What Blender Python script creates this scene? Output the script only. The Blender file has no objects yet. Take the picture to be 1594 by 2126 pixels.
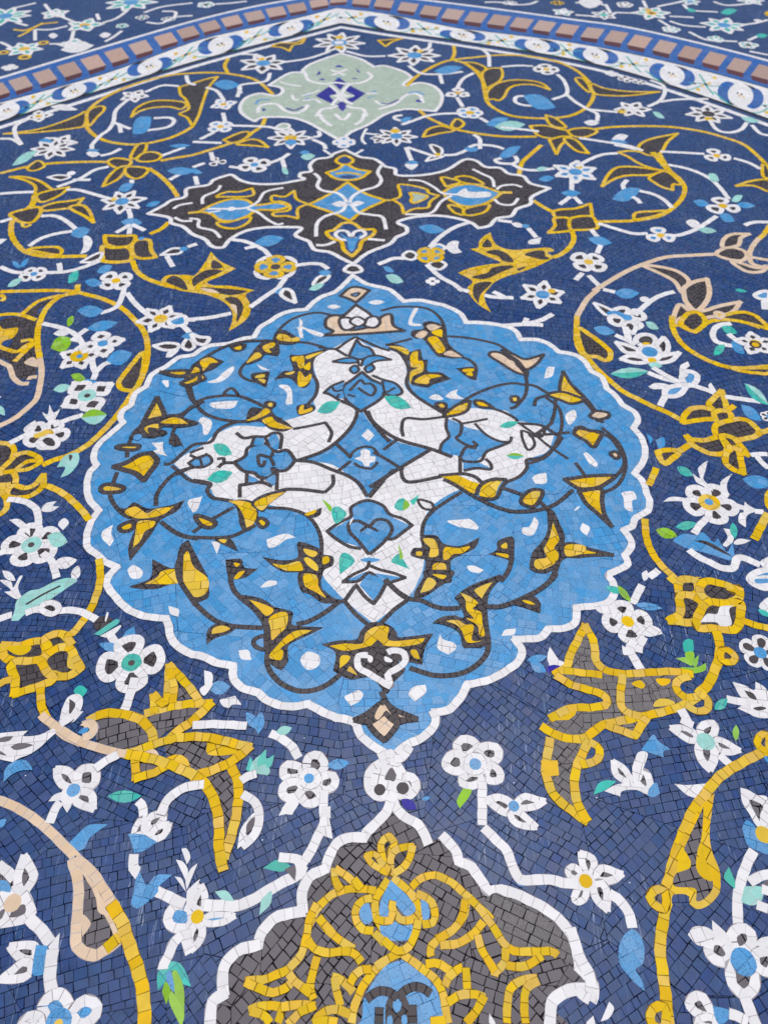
import bpy, math, random
import numpy as np
from mathutils import noise, Vector

random.seed(7)
scene = bpy.context.scene
COL = scene.collection

# ------------------------------------------------------------------ camera
F_PX, U0, V0 = 1600.0, 797.0, 1063.0          # lens of the photograph, in its own pixels
PITCH = math.atan(1913.0 / F_PX)
CAM_H = 0.856
cam_data = bpy.data.cameras.new("camera")
cam = bpy.data.objects.new("camera", cam_data)
COL.objects.link(cam)
cam.location = (0, 0, CAM_H)
cam.rotation_euler = (math.pi / 2 - PITCH, 0, 0)
cam_data.sensor_fit = 'HORIZONTAL'
cam_data.sensor_width = 27.0
cam_data.lens = F_PX / 1594.0 * 27.0
cam_data.clip_start = 0.02
cam_data.clip_end = 200
cam_data.dof.use_dof = True
cam_data.dof.focus_distance = 0.92
cam_data.dof.aperture_fstop = 7.0
scene.camera = cam

# ------------------------------------------------------------------ light
SUN_EL, SUN_AZ = 76.0, 10.0                   # high veiled sun: its sheen lies over the near part of the floor
world = bpy.data.worlds.new("World")
scene.world = world
world.use_nodes = True
wn = world.node_tree
for n in list(wn.nodes): wn.nodes.remove(n)
sky = wn.nodes.new('ShaderNodeTexSky'); sky.sky_type = 'NISHITA'; sky.sun_disc = False
sky.sun_elevation = math.radians(SUN_EL); sky.sun_rotation = math.radians(SUN_AZ)
sky.air_density = 1.0; sky.dust_density = 1.5; sky.ozone_density = 1.0
bg = wn.nodes.new('ShaderNodeBackground'); bg.inputs[1].default_value = 0.12
wo = wn.nodes.new('ShaderNodeOutputWorld')
wn.links.new(sky.outputs[0], bg.inputs[0]); wn.links.new(bg.outputs[0], wo.inputs[0])
sd = bpy.data.lights.new("sun", 'SUN'); sd.energy = 2.1; sd.angle = math.radians(18); sd.color = (1.0, 0.95, 0.88)
sun = bpy.data.objects.new("sun", sd); COL.objects.link(sun)
_a, _e = math.radians(SUN_AZ), math.radians(SUN_EL)
_d = Vector((math.sin(_a) * math.cos(_e), math.cos(_a) * math.cos(_e), math.sin(_e)))
sun.rotation_euler = _d.to_track_quat('Z', 'Y').to_euler()
scene.view_settings.view_transform = 'Standard'
scene.view_settings.look = 'None'
scene.view_settings.gamma = 1.0
scene.view_settings.exposure = 0.0
scene.view_settings.use_curve_mapping = False

# ------------------------------------------------------------------ plane mapping
SA, CA = math.sin(PITCH), math.cos(PITCH)
def to_plane(u, v):
    """where the ray of one photograph pixel meets the mosaic, in metres"""
    x = (u - U0) / F_PX; y = (V0 - v) / F_PX
    t = CAM_H / (SA - y * CA)
    return (t * x, t * (CA + y * SA))
def hscale(v):
    y = (V0 - v) / F_PX
    return F_PX * (SA - y * CA) / CAM_H          # horizontal pixels per metre at image row v

# ------------------------------------------------------------------ materials
def srgb(r, g, b):
    f = lambda c: ((c / 255) / 12.92) if c / 255 <= 0.04045 else (((c / 255) + 0.055) / 1.055) ** 2.4
    return (f(r), f(g), f(b), 1)

def stone(name, base, rough=0.42, var=0.16, speck=0.0, speck_col=(0.02, 0.03, 0.05), mottle=0.12,
          hue=0.0, veins=0.0, spec=0.2, grain=0.0):
    m = bpy.data.materials.new(name); m.use_nodes = True
    nt = m.node_tree; N = nt.nodes; L = nt.links
    b = N['Principled BSDF']
    b.inputs['Specular IOR Level'].default_value = spec
    at = N.new('ShaderNodeAttribute'); at.attribute_name = 'tile'
    sep = N.new('ShaderNodeSeparateColor'); L.new(at.outputs['Color'], sep.inputs[0])
    tc = N.new('ShaderNodeTexCoord')
    hsv = N.new('ShaderNodeHueSaturation'); hsv.inputs['Color'].default_value = base
    mv = N.new('ShaderNodeMapRange'); mv.inputs[3].default_value = 1 - var; mv.inputs[4].default_value = 1 + var
    L.new(sep.outputs[0], mv.inputs[0]); 
    ms = N.new('ShaderNodeMapRange'); ms.inputs[3].default_value = 0.9; ms.inputs[4].default_value = 1.08
    L.new(sep.outputs[1], ms.inputs[0]); L.new(ms.outputs[0], hsv.inputs['Saturation'])
    mh = N.new('ShaderNodeMapRange'); mh.inputs[3].default_value = 0.5 - hue; mh.inputs[4].default_value = 0.5 + hue
    L.new(sep.outputs[2], mh.inputs[0]); L.new(mh.outputs[0], hsv.inputs['Hue'])
    # cloudy variation of the glaze inside a tile and over neighbouring tiles
    n1 = N.new('ShaderNodeTexNoise'); n1.inputs['Scale'].default_value = 90; n1.inputs['Detail'].default_value = 5
    n1.inputs['Roughness'].default_value = 0.65; L.new(tc.outputs['Object'], n1.inputs['Vector'])
    mr = N.new('ShaderNodeMapRange'); mr.inputs[1].default_value = 0.3; mr.inputs[2].default_value = 0.7
    mr.inputs[3].default_value = 1 - mottle; mr.inputs[4].default_value = 1 + mottle
    L.new(n1.outputs['Fac'], mr.inputs[0])
    mul = N.new('ShaderNodeMath'); mul.operation = 'MULTIPLY'
    L.new(mv.outputs[0], mul.inputs[0]); L.new(mr.outputs[0], mul.inputs[1]); L.new(mul.outputs[0], hsv.inputs['Value'])
    col = hsv.outputs['Color']
    if grain > 0:
        g = N.new('ShaderNodeTexNoise'); g.inputs['Scale'].default_value = 1400; g.inputs['Detail'].default_value = 3
        L.new(tc.outputs['Object'], g.inputs['Vector'])
        gr = N.new('ShaderNodeMapRange'); gr.inputs[1].default_value = 0.3; gr.inputs[2].default_value = 0.7
        gr.inputs[3].default_value = 1 - grain; gr.inputs[4].default_value = 1 + grain
        L.new(g.outputs['Fac'], gr.inputs[0])
        mx = N.new('ShaderNodeVectorMath'); mx.operation = 'SCALE'
        L.new(col, mx.inputs[0]); L.new(gr.outputs[0], mx.inputs['Scale']); col = mx.outputs[0]
    if speck > 0:
        n2 = N.new('ShaderNodeTexNoise'); n2.inputs['Scale'].default_value = 620; n2.inputs['Detail'].default_value = 2
        L.new(tc.outputs['Object'], n2.inputs['Vector'])
        r2 = N.new('ShaderNodeMapRange'); r2.inputs[1].default_value = 0.66 - 0.1 * speck; r2.inputs[2].default_value = 0.74 - 0.1 * speck
        L.new(n2.outputs['Fac'], r2.inputs[0])
        mx = N.new('ShaderNodeMix'); mx.data_type = 'RGBA'; mx.inputs[7].default_value = (*speck_col, 1)
        sc = N.new('ShaderNodeMath'); sc.operation = 'MULTIPLY'; sc.inputs[1].default_value = 0.7
        L.new(r2.outputs[0], sc.inputs[0]); L.new(sc.outputs[0], mx.inputs[0]); L.new(col, mx.inputs[6]); col = mx.outputs[2]
    if veins > 0:
        # dried mortar residue and scratches left on the polished surface
        vmap = N.new('ShaderNodeMapping'); vmap.inputs['Scale'].default_value = (420, 30, 100); vmap.inputs['Rotation'].default_value = (0, 0, -0.5)
        L.new(tc.outputs['Object'], vmap.inputs[0])
        n3 = N.new('ShaderNodeTexNoise'); n3.inputs['Scale'].default_value = 1; n3.inputs['Detail'].default_value = 6
        n3.inputs['Roughness'].default_value = 0.7; n3.inputs['Distortion'].default_value = 0.6
        L.new(vmap.outputs[0], n3.inputs['Vector'])
        r3 = N.new('ShaderNodeMapRange'); r3.inputs[1].default_value = 0.57; r3.inputs[2].default_value = 0.66
        L.new(n3.outputs['Fac'], r3.inputs[0])
        n4 = N.new('ShaderNodeTexNoise'); n4.inputs['Scale'].default_value = 9; n4.inputs['Detail'].default_value = 4
        L.new(tc.outputs['Object'], n4.inputs['Vector'])
        r4 = N.new('ShaderNodeMapRange'); r4.inputs[1].default_value = 0.46; r4.inputs[2].default_value = 0.64
        L.new(n4.outputs['Fac'], r4.inputs[0])
        m4 = N.new('ShaderNodeMath'); m4.operation = 'MULTIPLY'; L.new(r3.outputs[0], m4.inputs[0]); L.new(r4.outputs[0], m4.inputs[1])
        m5 = N.new('ShaderNodeMath'); m5.operation = 'MULTIPLY'; m5.inputs[1].default_value = veins; L.new(m4.outputs[0], m5.inputs[0])
        mx = N.new('ShaderNodeMix'); mx.data_type = 'RGBA'; mx.inputs[7].default_value = (0.42, 0.48, 0.58, 1)
        L.new(m5.outputs[0], mx.inputs[0]); L.new(col, mx.inputs[6]); col = mx.outputs[2]
        # hazy sky sheen painted into the colour, stronger in some places
        n6 = N.new('ShaderNodeTexNoise'); n6.inputs['Scale'].default_value = 3.2; n6.inputs['Detail'].default_value = 7
        n6.inputs['Roughness'].default_value = 0.6; L.new(tc.outputs['Object'], n6.inputs['Vector'])
        r6 = N.new('ShaderNodeMapRange'); r6.inputs[1].default_value = 0.38; r6.inputs[2].default_value = 0.68; r6.inputs[4].default_value = 0.10
        L.new(n6.outputs['Fac'], r6.inputs[0])
        mx = N.new('ShaderNodeMix'); mx.data_type = 'RGBA'; mx.inputs[7].default_value = (0.17, 0.20, 0.30, 1)
        L.new(r6.outputs[0], mx.inputs[0]); L.new(col, mx.inputs[6]); col = mx.outputs[2]
        vo = N.new('ShaderNodeTexVoronoi'); vo.inputs['Scale'].default_value = 55
        L.new(tc.outputs['Object'], vo.inputs['Vector'])
        rv = N.new('ShaderNodeMapRange'); rv.inputs[1].default_value = 0.05; rv.inputs[2].default_value = 0.035
        L.new(vo.outputs['Distance'], rv.inputs[0])
        rw = N.new('ShaderNodeSeparateColor'); L.new(vo.outputs['Color'], rw.inputs[0])
        gt = N.new('ShaderNodeMath'); gt.operation = 'GREATER_THAN'; gt.inputs[1].default_value = 0.8; L.new(rw.outputs[0], gt.inputs[0])
        mm = N.new('ShaderNodeMath'); mm.operation = 'MULTIPLY'; L.new(rv.outputs[0], mm.inputs[0]); L.new(gt.outputs[0], mm.inputs[1])
        mx = N.new('ShaderNodeMix'); mx.data_type = 'RGBA'; mx.inputs[7].default_value = (0.75, 0.8, 0.85, 1)
        L.new(mm.outputs[0], mx.inputs[0]); L.new(col, mx.inputs[6]); col = mx.outputs[2]
    L.new(col, b.inputs['Base Color'])
    rr = N.new('ShaderNodeMapRange'); rr.inputs[3].default_value = rough - 0.1; rr.inputs[4].default_value = rough + 0.12
    L.new(n1.outputs['Fac'], rr.inputs[0]); L.new(rr.outputs[0], b.inputs['Roughness'])
    # every tessera is set at a very slightly different angle
    geo = N.new('ShaderNodeNewGeometry')
    sub = N.new('ShaderNodeVectorMath'); sub.operation = 'SUBTRACT'; sub.inputs[1].default_value = (0.5, 0.5, 0.5)
    L.new(at.outputs['Color'], sub.inputs[0])
    sc = N.new('ShaderNodeVectorMath'); sc.operation = 'SCALE'; sc.inputs['Scale'].default_value = 0.055
    L.new(sub.outputs[0], sc.inputs[0])
    bp = N.new('ShaderNodeBump'); bp.inputs['Strength'].default_value = 0.25; bp.inputs['Distance'].default_value = 0.0006
    L.new(n1.outputs['Fac'], bp.inputs['Height'])
    ad = N.new('ShaderNodeVectorMath'); ad.operation = 'ADD'; L.new(bp.outputs[0], ad.inputs[0]); L.new(sc.outputs[0], ad.inputs[1])
    nm = N.new('ShaderNodeVectorMath'); nm.operation = 'NORMALIZE'; L.new(ad.outputs[0], nm.inputs[0])
    L.new(nm.outputs[0], b.inputs['Normal'])
    return m

def mortar(name, dark, light, lo, hi):
    m = bpy.data.materials.new(name); m.use_nodes = True
    nt = m.node_tree; N = nt.nodes; L = nt.links
    b = N['Principled BSDF']; b.inputs['Roughness'].default_value = 0.9; b.inputs['Specular IOR Level'].default_value = 0.1
    tc = N.new('ShaderNodeTexCoord')
    n = N.new('ShaderNodeTexNoise'); n.inputs['Scale'].default_value = 13; n.inputs['Detail'].default_value = 6
    L.new(tc.outputs['Object'], n.inputs['Vector'])
    r = N.new('ShaderNodeMapRange'); r.inputs[1].default_value = lo; r.inputs[2].default_value = hi
    L.new(n.outputs['Fac'], r.inputs[0])
    mx = N.new('ShaderNodeMix'); mx.data_type = 'RGBA'; mx.inputs[6].default_value = dark; mx.inputs[7].default_value = light
    L.new(r.outputs[0], mx.inputs[0]); L.new(mx.outputs[2], b.inputs['Base Color'])
    return m

MAT = {
 'N': stone('navy_glaze', srgb(38, 68, 116), rough=0.40, spec=0.22, var=0.08, veins=0.7, mottle=0.24, hue=0.006),
 'B': stone('sky_blue_stone', srgb(80, 152, 202), rough=0.42, spec=0.3, var=0.07, speck=0.9, speck_col=(0.02, 0.07, 0.17), mottle=0.1, grain=0.12),
 'Q': stone('border_blue', srgb(50, 98, 165), var=0.08),
 'W': stone('white_marble', srgb(234, 229, 224), rough=0.45, var=0.06, mottle=0.05),
 'Y': stone('yellow_glaze', srgb(228, 184, 34), rough=0.5, spec=0.14, var=0.10, mottle=0.09, hue=0.006),
 'K': stone('dark_brown_stone', srgb(74, 67, 68), rough=0.5, var=0.16, mottle=0.15, grain=0.1),
 'J': stone('grey_brown_stone', srgb(106, 99, 102), rough=0.5, var=0.1, mottle=0.1, grain=0.06),
 'H': stone('speckled_grey_stone', srgb(118, 112, 110), rough=0.6, var=0.08, grain=0.45),
 'G': stone('teal_glaze', srgb(70, 185, 165), var=0.12, hue=0.01),
 'L': stone('lime_glaze', srgb(140, 190, 55), var=0.12, hue=0.01),
 'P': stone('pale_aqua_glaze', srgb(155, 208, 195), var=0.1),
 'S': stone('sand_marble', srgb(226, 196, 162), var=0.07, mottle=0.05),
 'D': stone('royal_blue_glaze', srgb(38, 30, 140), var=0.12),
 'E': stone('pale_sage_glaze', srgb(176, 190, 168), var=0.06),
 'M': stone('maroon_brick', srgb(88, 38, 40), var=0.15),
 'O': stone('pink_brick', srgb(188, 156, 138), var=0.12, grain=0.08),
 'X': stone('black_stone', srgb(28, 26, 34), var=0.15),
}
JOINT = {c: mortar('mortar_' + n, srgb(*d), srgb(*l), lo, hi) for c, n, d, l, lo, hi in (
 ('N', 'in_navy', (14, 20, 52), (150, 160, 190), 0.50, 0.66),
 ('B', 'in_sky_blue', (24, 66, 116), (130, 180, 215), 0.46, 0.7),
 ('Q', 'in_border', (25, 50, 95), (60, 100, 150), 0.4, 0.6),
 ('W', 'in_white', (128, 112, 110), (190, 182, 184), 0.3, 0.6),
 ('Y', 'in_yellow', (84, 62, 20), (140, 108, 34), 0.3, 0.6),
 ('K', 'in_dark', (14, 12, 14), (70, 62, 62), 0.5, 0.75))}
for c, k in (('G', 'Q'), ('L', 'Y'), ('P', 'W'), ('S', 'W'), ('D', 'N'), ('E', 'W'), ('M', 'K'), ('O', 'W'), ('X', 'K'), ('J', 'K'), ('H', 'K')):
    JOINT[c] = JOINT[k]
CELL = {'N': 0.0100, 'B': 0.0125, 'Q': 0.014, 'W': 0.013, 'Y': 0.016, 'K': 0.0100, 'J': 0.0105, 'H': 0.0105}
GAP = {'N': 0.00030, 'B': 0.00017, 'W': 0.00026, 'Y': 0.00032, 'K': 0.00042, 'J': 0.00045, 'H': 0.00032, 'S': 0.0003}
WID = {'K': 6.5}

# ------------------------------------------------------------------ geometry collectors
class MB:
    """collects tiles for one mesh object"""
    def __init__(s): s.v = []; s.f = []; s.m = []; s.c = []; s.mats = []; s.area = 0.0
    def mi(s, m):
        if m not in s.mats: s.mats.append(m)
        return s.mats.index(m)
    def tile(s, pts, z, mat, depth=0.0009, walls=True):
        n = len(pts)
        if n < 3: return
        k = len(s.v); col = (random.random(), random.random(), random.random(), 1); mi = s.mi(mat)
        s.v += [(p[0], p[1], z) for p in pts]
        s.f.append(tuple(range(k, k + n))); s.m.append(mi); s.c.append(col)
        if walls:
            s.v += [(p[0], p[1], z - depth) for p in pts]
            for i in range(n):
                j = (i + 1) % n
                s.f.append((k + j, k + i, k + n + i, k + n + j)); s.m.append(mi); s.c.append(col)
    def build(s, name, parent=None):
        me = bpy.data.meshes.new(name)
        me.from_pydata(s.v, [], s.f)
        for m in s.mats: me.materials.append(m)
        me.polygons.foreach_set('material_index', s.m)
        ca = me.color_attributes.new('tile', 'FLOAT_COLOR', 'CORNER')
        buf = []
        for f, c in zip(s.f, s.c): buf += list(c) * len(f)
        ca.data.foreach_set('color', buf)
        me.update()
        o = bpy.data.objects.new(name, me); COL.objects.link(o)
        if parent is not None: o.parent = parent
        return o

def area(P):
    a = 0
    for i in range(len(P)):
        x0, y0 = P[i - 1]; x1, y1 = P[i]; a += x0 * y1 - x1 * y0
    return a / 2
def ccw(P): return P if area(P) > 0 else P[::-1]
def clip(P, Q):
    """polygon P clipped by the convex counter-clockwise polygon Q"""
    out = P
    for i in range(len(Q)):
        ax, ay = Q[i - 1]; bx, by = Q[i]; dx, dy = bx - ax, by - ay
        inp = out; out = []
        if not inp: return out
        px, py = inp[-1]; ps = dx * (py - ay) - dy * (px - ax)
        for (x, y) in inp:
            s = dx * (y - ay) - dy * (x - ax)
            if (s >= 0) != (ps >= 0):
                t = ps / (ps - s); out.append((px + t * (x - px), py + t * (y - py)))
            if s >= 0: out.append((x, y))
            px, py, ps = x, y, s
    return out

# surface height already laid down, so that each later inlay sits just proud of what it overlaps
RES = 0.0025; GX0, GY0 = -2.6, -0.4; GNX, GNY = int(5.2 / RES), int(5.4 / RES)
HM = np.zeros((GNY, GNX), dtype=np.float32)
STEP = 0.00003
def inside_mask(P):
    xs = [p[0] for p in P]; ys = [p[1] for p in P]
    i0 = max(0, int((min(xs) - GX0) / RES) - 1); i1 = min(GNX, int((max(xs) - GX0) / RES) + 2)
    j0 = max(0, int((min(ys) - GY0) / RES) - 1); j1 = min(GNY, int((max(ys) - GY0) / RES) + 2)
    if i1 <= i0 or j1 <= j0: return None
    X = (GX0 + (np.arange(i0, i1) + 0.5) * RES)[None, :]; Y = (GY0 + (np.arange(j0, j1) + 0.5) * RES)[:, None]
    M = np.zeros((j1 - j0, i1 - i0), dtype=bool)
    for k in range(len(P)):
        x0, y0 = P[k - 1]; x1, y1 = P[k]
        if y0 == y1: continue
        M ^= ((y0 > Y) != (y1 > Y)) & (X < (x1 - x0) * (Y - y0) / (y1 - y0) + x0)
    # the outline itself too
    for k in range(len(P)):
        x0, y0 = P[k - 1]; x1, y1 = P[k]
        n = max(1, int(max(abs(x1 - x0), abs(y1 - y0)) / RES) + 1)
        if n > 4000: continue
        t = np.linspace(0, 1, n + 1)
        a = ((x0 + t * (x1 - x0) - GX0) / RES).astype(int) - i0; b = ((y0 + t * (y1 - y0) - GY0) / RES).astype(int) - j0
        ok = (a >= 0) & (b >= 0) & (a < M.shape[1]) & (b < M.shape[0])
        M[b[ok], a[ok]] = True
    return (i0, i1, j0, j1, M)
def level(P):
    r = inside_mask(P)
    if r is None: return STEP
    i0, i1, j0, j1, M = r
    H = HM[j0:j1, i0:i1]
    z = (float(H[M].max()) if M.any() else 0.0) + STEP
    H[M] = z
    return z

def warp(x, y, seed, amp):
    v = noise.noise_vector(Vector((x * 5.5 + seed, y * 5.5, seed * 0.7)))
    w = noise.noise_vector(Vector((x * 17 + seed, y * 17, seed * 0.3)))
    return x + amp * v.x + amp * 0.22 * w.x, y + amp * v.y + amp * 0.22 * w.y
def cells(x0, x1, y0, y1, size, seed, amp=0.05, ang=0.0, lengths=(0.65, 1.5)):
    """irregular rows of hand cut rectangles, bent gently, covering the box"""
    rnd = random.Random(int(seed * 1000) + int(x0 * 977) * 13 + int(y0 * 977))
    pad = amp * 1.3 + size * 2
    cx, cy = (x0 + x1) / 2, (y0 + y1) / 2; hw, hh = (x1 - x0) / 2 + pad, (y1 - y0) / 2 + pad
    R = math.hypot(hw, hh) if ang else None
    hw2, hh2 = (R, R) if ang else (hw, hh)
    ca, sa = math.cos(ang), math.sin(ang)
    y = -hh2
    while y < hh2:
        h = size * rnd.uniform(0.78, 1.22)
        x = -hw2 - rnd.random() * size
        while x < hw2:
            w = size * rnd.uniform(*lengths)
            q = []
            for (a, b) in ((x, y), (x + w, y), (x + w, y + h), (x, y + h)):
                X = cx + a * ca - b * sa; Y = cy + a * sa + b * ca
                q.append((X, Y))
            mx = (q[0][0] + q[2][0]) / 2; my = (q[0][1] + q[2][1]) / 2
            if x0 - pad < mx < x1 + pad and y0 - pad < my < y1 + pad:
                q = [warp(a, b, seed, amp) for (a, b) in q]
                if not (max(p[0] for p in q) < x0 or min(p[0] for p in q) > x1 or max(p[1] for p in q) < y0 or min(p[1] for p in q) > y1):
                    yield q
            x += w
        y += h
def patches(x0, x1, y0, y1, size, seed, spacing, spread=0.9, base=0.0):
    """the setters worked patch by patch: straight rows inside a patch, cut tiles where two patches meet"""
    rnd = random.Random(int(seed * 100) + int((x0 + 9) * 331) * 7 + int((y0 + 9) * 331))
    nx = int((x1 - x0) / spacing) + 3; ny = int((y1 - y0) / spacing) + 3
    S = {}
    for i in range(-1, nx):
        for j in range(-1, ny):
            S[i, j] = (x0 + (i + rnd.uniform(-0.38, 0.38)) * spacing, y0 + (j + rnd.uniform(-0.38, 0.38)) * spacing)
    for (i, j), (sx, sy) in S.items():
        V = [(sx - spacing * 1.6, sy - spacing * 1.6), (sx + spacing * 1.6, sy - spacing * 1.6), (sx + spacing * 1.6, sy + spacing * 1.6), (sx - spacing * 1.6, sy + spacing * 1.6)]
        for di in (-2, -1, 0, 1, 2):
            for dj in (-2, -1, 0, 1, 2):
                if (di or dj) and (i + di, j + dj) in S:
                    tx, ty = S[i + di, j + dj]; mx, my = (sx + tx) / 2, (sy + ty) / 2; nx_, ny_ = tx - sx, ty - sy
                    # keep the side of the seed: half plane as a big convex quad
                    L_ = 9.0; d = math.hypot(nx_, ny_); ux, uy = nx_ / d, ny_ / d
                    H = [(mx - uy * L_, my + ux * L_), (mx - uy * L_ - ux * L_, my + ux * L_ - uy * L_), (mx + uy * L_ - ux * L_, my - ux * L_ - uy * L_), (mx + uy * L_, my - ux * L_)]
                    V = clip(V, ccw(H))
                    if not V: break
            if not V: break
        if len(V) < 3: continue
        V = shrink(ccw(V), 0.0002)
        vx = [p[0] for p in V]; vy = [p[1] for p in V]
        if max(vx) < x0 or min(vx) > x1 or max(vy) < y0 or min(vy) > y1: continue
        ang = base + rnd.uniform(-spread, spread)
        for q in cells(max(x0, min(vx)), min(x1, max(vx)), max(y0, min(vy)), min(y1, max(vy)), size, seed + i * 0.1 + j * 0.17, amp=0.010, ang=ang):
            yield q, V

def shrink(q, g):
    cx = sum(p[0] for p in q) / len(q); cy = sum(p[1] for p in q) / len(q)
    out = []
    for (x, y) in q:
        dx, dy = cx - x, cy - y; d = math.hypot(dx, dy) or 1
        k = min(0.45, g * (random.uniform(0.35, 1.8) if random.random() < 0.85 else random.uniform(1.9, 2.8)) * 1.4 / d)
        out.append((x + dx * k, y + dy * k))
    return out

def fill(mb, P, c, ang=None, cell=None, joint=True, walls=True):
    """a region of the mosaic: a mortar sheet and its hand cut tesserae"""
    P = ccw(P)
    A = area(P)
    if A < 2e-6: return
    z = level(P)
    mb.area += A
    if joint: mb.tile(P, z - 0.000012, JOINT[c], walls=False)
    size = cell or CELL.get(c, 0.014)
    xs = [p[0] for p in P]; ys = [p[1] for p in P]
    if A < size * size * 1.3:
        cx = sum(xs) / len(xs); cy = sum(ys) / len(ys)
        mb.tile(P, z, MAT[c], walls=walls); return
    if ang is None: ang = random.uniform(-0.8, 0.8)
    g = GAP.get(c, 0.00018)
    if A > 0.012:
        gen = patches(min(xs), max(xs), min(ys), max(ys), size, ord(c) * 0.37, 0.11)
    else:
        gen = ((q, None) for q in cells(min(xs), max(xs), min(ys), max(ys), size, seed=ord(c) * 0.37, ang=ang, amp=0.010))
    for q, V in gen:
        q = ccw(shrink(q, g))
        if V:
            q = clip(q, V)
            if len(q) < 3: continue
        r = clip(P, q)
        if len(r) >= 3 and abs(area(r)) > 8e-7:
            mb.tile(r, z + random.uniform(0, 0.00001), MAT[c], walls=walls)

def resample(pts, step):
    out = [pts[0]]; acc = 0
    for i in range(1, len(pts)):
        x0, y0 = pts[i - 1]; x1, y1 = pts[i]
        d = math.hypot(x1 - x0, y1 - y0)
        if d < 1e-9: continue
        t = step - acc
        while t <= d:
            out.append((x0 + (x1 - x0) * t / d, y0 + (y1 - y0) * t / d)); t += step
        acc = (acc + d) % step if True else 0
        acc = d - (t - step)
    if math.hypot(out[-1][0] - pts[-1][0], out[-1][1] - pts[-1][1]) > step * 0.3: out.append(pts[-1])
    return out

def band(mb, path, c, w, ext=0.0, closed=False, tl=None, joint=True):
    """a row of tesserae following a line"""
    if len(path) < 2: return
    step = min(0.003, w * 0.4)
    pts = resample(path, step)
    if len(pts) < 2: return
    if ext and not closed:
        (x0, y0), (x1, y1) = pts[0], pts[1]; d = math.hypot(x1 - x0, y1 - y0) or 1
        pts.insert(0, (x0 - (x1 - x0) / d * ext, y0 - (y1 - y0) / d * ext))
        (x0, y0), (x1, y1) = pts[-1], pts[-2]; d = math.hypot(x1 - x0, y1 - y0) or 1
        pts.append((x0 - (x1 - x0) / d * ext, y0 - (y1 - y0) / d * ext))
    n = len(pts)
    nor = []
    for i in range(n):
        a = pts[max(0, i - 1)]; b = pts[min(n - 1, i + 1)]
        if closed:
            a = pts[(i - 1) % (n - 1)] if i > 0 else pts[n - 2]; b = pts[(i + 1) % (n - 1)] if i < n - 1 else pts[1]
        dx, dy = b[0] - a[0], b[1] - a[1]; d = math.hypot(dx, dy) or 1
        nor.append((-dy / d, dx / d))
    wob = random.random() * 50
    def off(i, s):
        k = w / 2 * (1 + 0.10 * math.sin(i * 0.9 + wob + s))
        return (pts[i][0] + nor[i][0] * s * k, pts[i][1] + nor[i][1] * s * k)
    Lp = [off(i, 1) for i in range(n)]; Rp = [off(i, -1) for i in range(n)]
    outline = Lp + Rp[::-1]
    z = level(outline)
    mb.area += w * step * n
    if joint:
        e = 1.0 + 0.0005 / w
        for i in range(n - 1):
            q = []
            for (k, s) in ((i, 1), (i, -1), (i + 1, -1), (i + 1, 1)):
                q.append((pts[k][0] + nor[k][0] * s * w / 2 * e, pts[k][1] + nor[k][1] * s * w / 2 * e))
            if area(q) < 0: q = q[::-1]
            mb.tile(q, z - 0.000012, JOINT[c], walls=False)
    tl = tl or (0.0125 if c in 'WYS' else 0.0085)
    tl = min(tl, max(w * 1.5, 0.004))
    i = 0
    g = GAP.get(c, 0.00018) * 0.9 + 0.00003
    while i < n - 1:
        k = max(1, int(round(tl * random.uniform(0.7, 1.25) / step)))
        j = min(n - 1, i + k)
        if n - 1 - j < k * 0.4: j = n - 1
        left = Lp[i:j + 1]; right = Rp[i:j + 1]
        mid = len(left) // 2
        if len(left) > 2:
            left = [left[0], left[mid], left[-1]]; right = [right[0], right[mid], right[-1]]
        q = left + right[::-1]
        q = ccw(q)
        if abs(area(q)) > 1e-7:
            mb.tile(shrink2(q, pts[i], pts[j], g), z + random.uniform(0, 0.000012), MAT[c])
        i = j
def shrink2(q, a, b, g):
    """pull the ends of a tile in from its neighbours"""
    dx, dy = b[0] - a[0], b[1] - a[1]; d = math.hypot(dx, dy) or 1; dx /= d; dy /= d
    mx, my = (a[0] + b[0]) / 2, (a[1] + b[1]) / 2
    out = []
    for (x, y) in q:
        s = (x - mx) * dx + (y - my) * dy
        r = g * random.uniform(0.4, 1.7)
        if abs(s) > d * 0.25:
            k = min(r, abs(s) * 0.5) * (1 if s < 0 else -1)
            x += dx * k; y += dy * k
        out.append((x, y))
    return out

# ------------------------------------------------------------------ drawing language
def spline(pts, closed):
    """pts: [(x, y, corner)] -> list of smooth runs between corners"""
    n = len(pts)
    if closed:
        cs = [i for i, p in enumerate(pts) if p[2]]
        if cs: pts = pts[cs[0]:] + pts[:cs[0]] + [pts[cs[0]]]; loop = False
        else: pts = pts + [pts[0]]; loop = True
    else: loop = False
    n = len(pts)
    runs = []; cur = [(pts[0][0], pts[0][1])]
    for i in range(n - 1):
        p1, p2 = pts[i], pts[i + 1]
        if loop: p0 = pts[i - 1] if i > 0 else pts[n - 2]; p3 = pts[i + 2] if i + 2 < n else pts[1]
        else:
            p0 = pts[i - 1] if i > 0 and not p1[2] else None
            p3 = pts[i + 2] if i + 2 < n and not p2[2] else None
        if p0 is None: p0 = (2 * p1[0] - p2[0], 2 * p1[1] - p2[1])
        if p3 is None: p3 = (2 * p2[0] - p1[0], 2 * p2[1] - p1[1])
        K = 5
        for k in range(1, K + 1):
            t = k / K
            o = []
            for a in (0, 1):
                o.append(0.5 * (2 * p1[a] + (p2[a] - p0[a]) * t + (2 * p0[a] - 5 * p1[a] + 4 * p2[a] - p3[a]) * t * t
                                + (3 * p1[a] - p0[a] - 3 * p2[a] + p3[a]) * t ** 3))
            cur.append(tuple(o))
        if p2[2] and i < n - 2:
            runs.append(cur); cur = [(p2[0], p2[1])]
    runs.append(cur)
    return runs, loop
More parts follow.
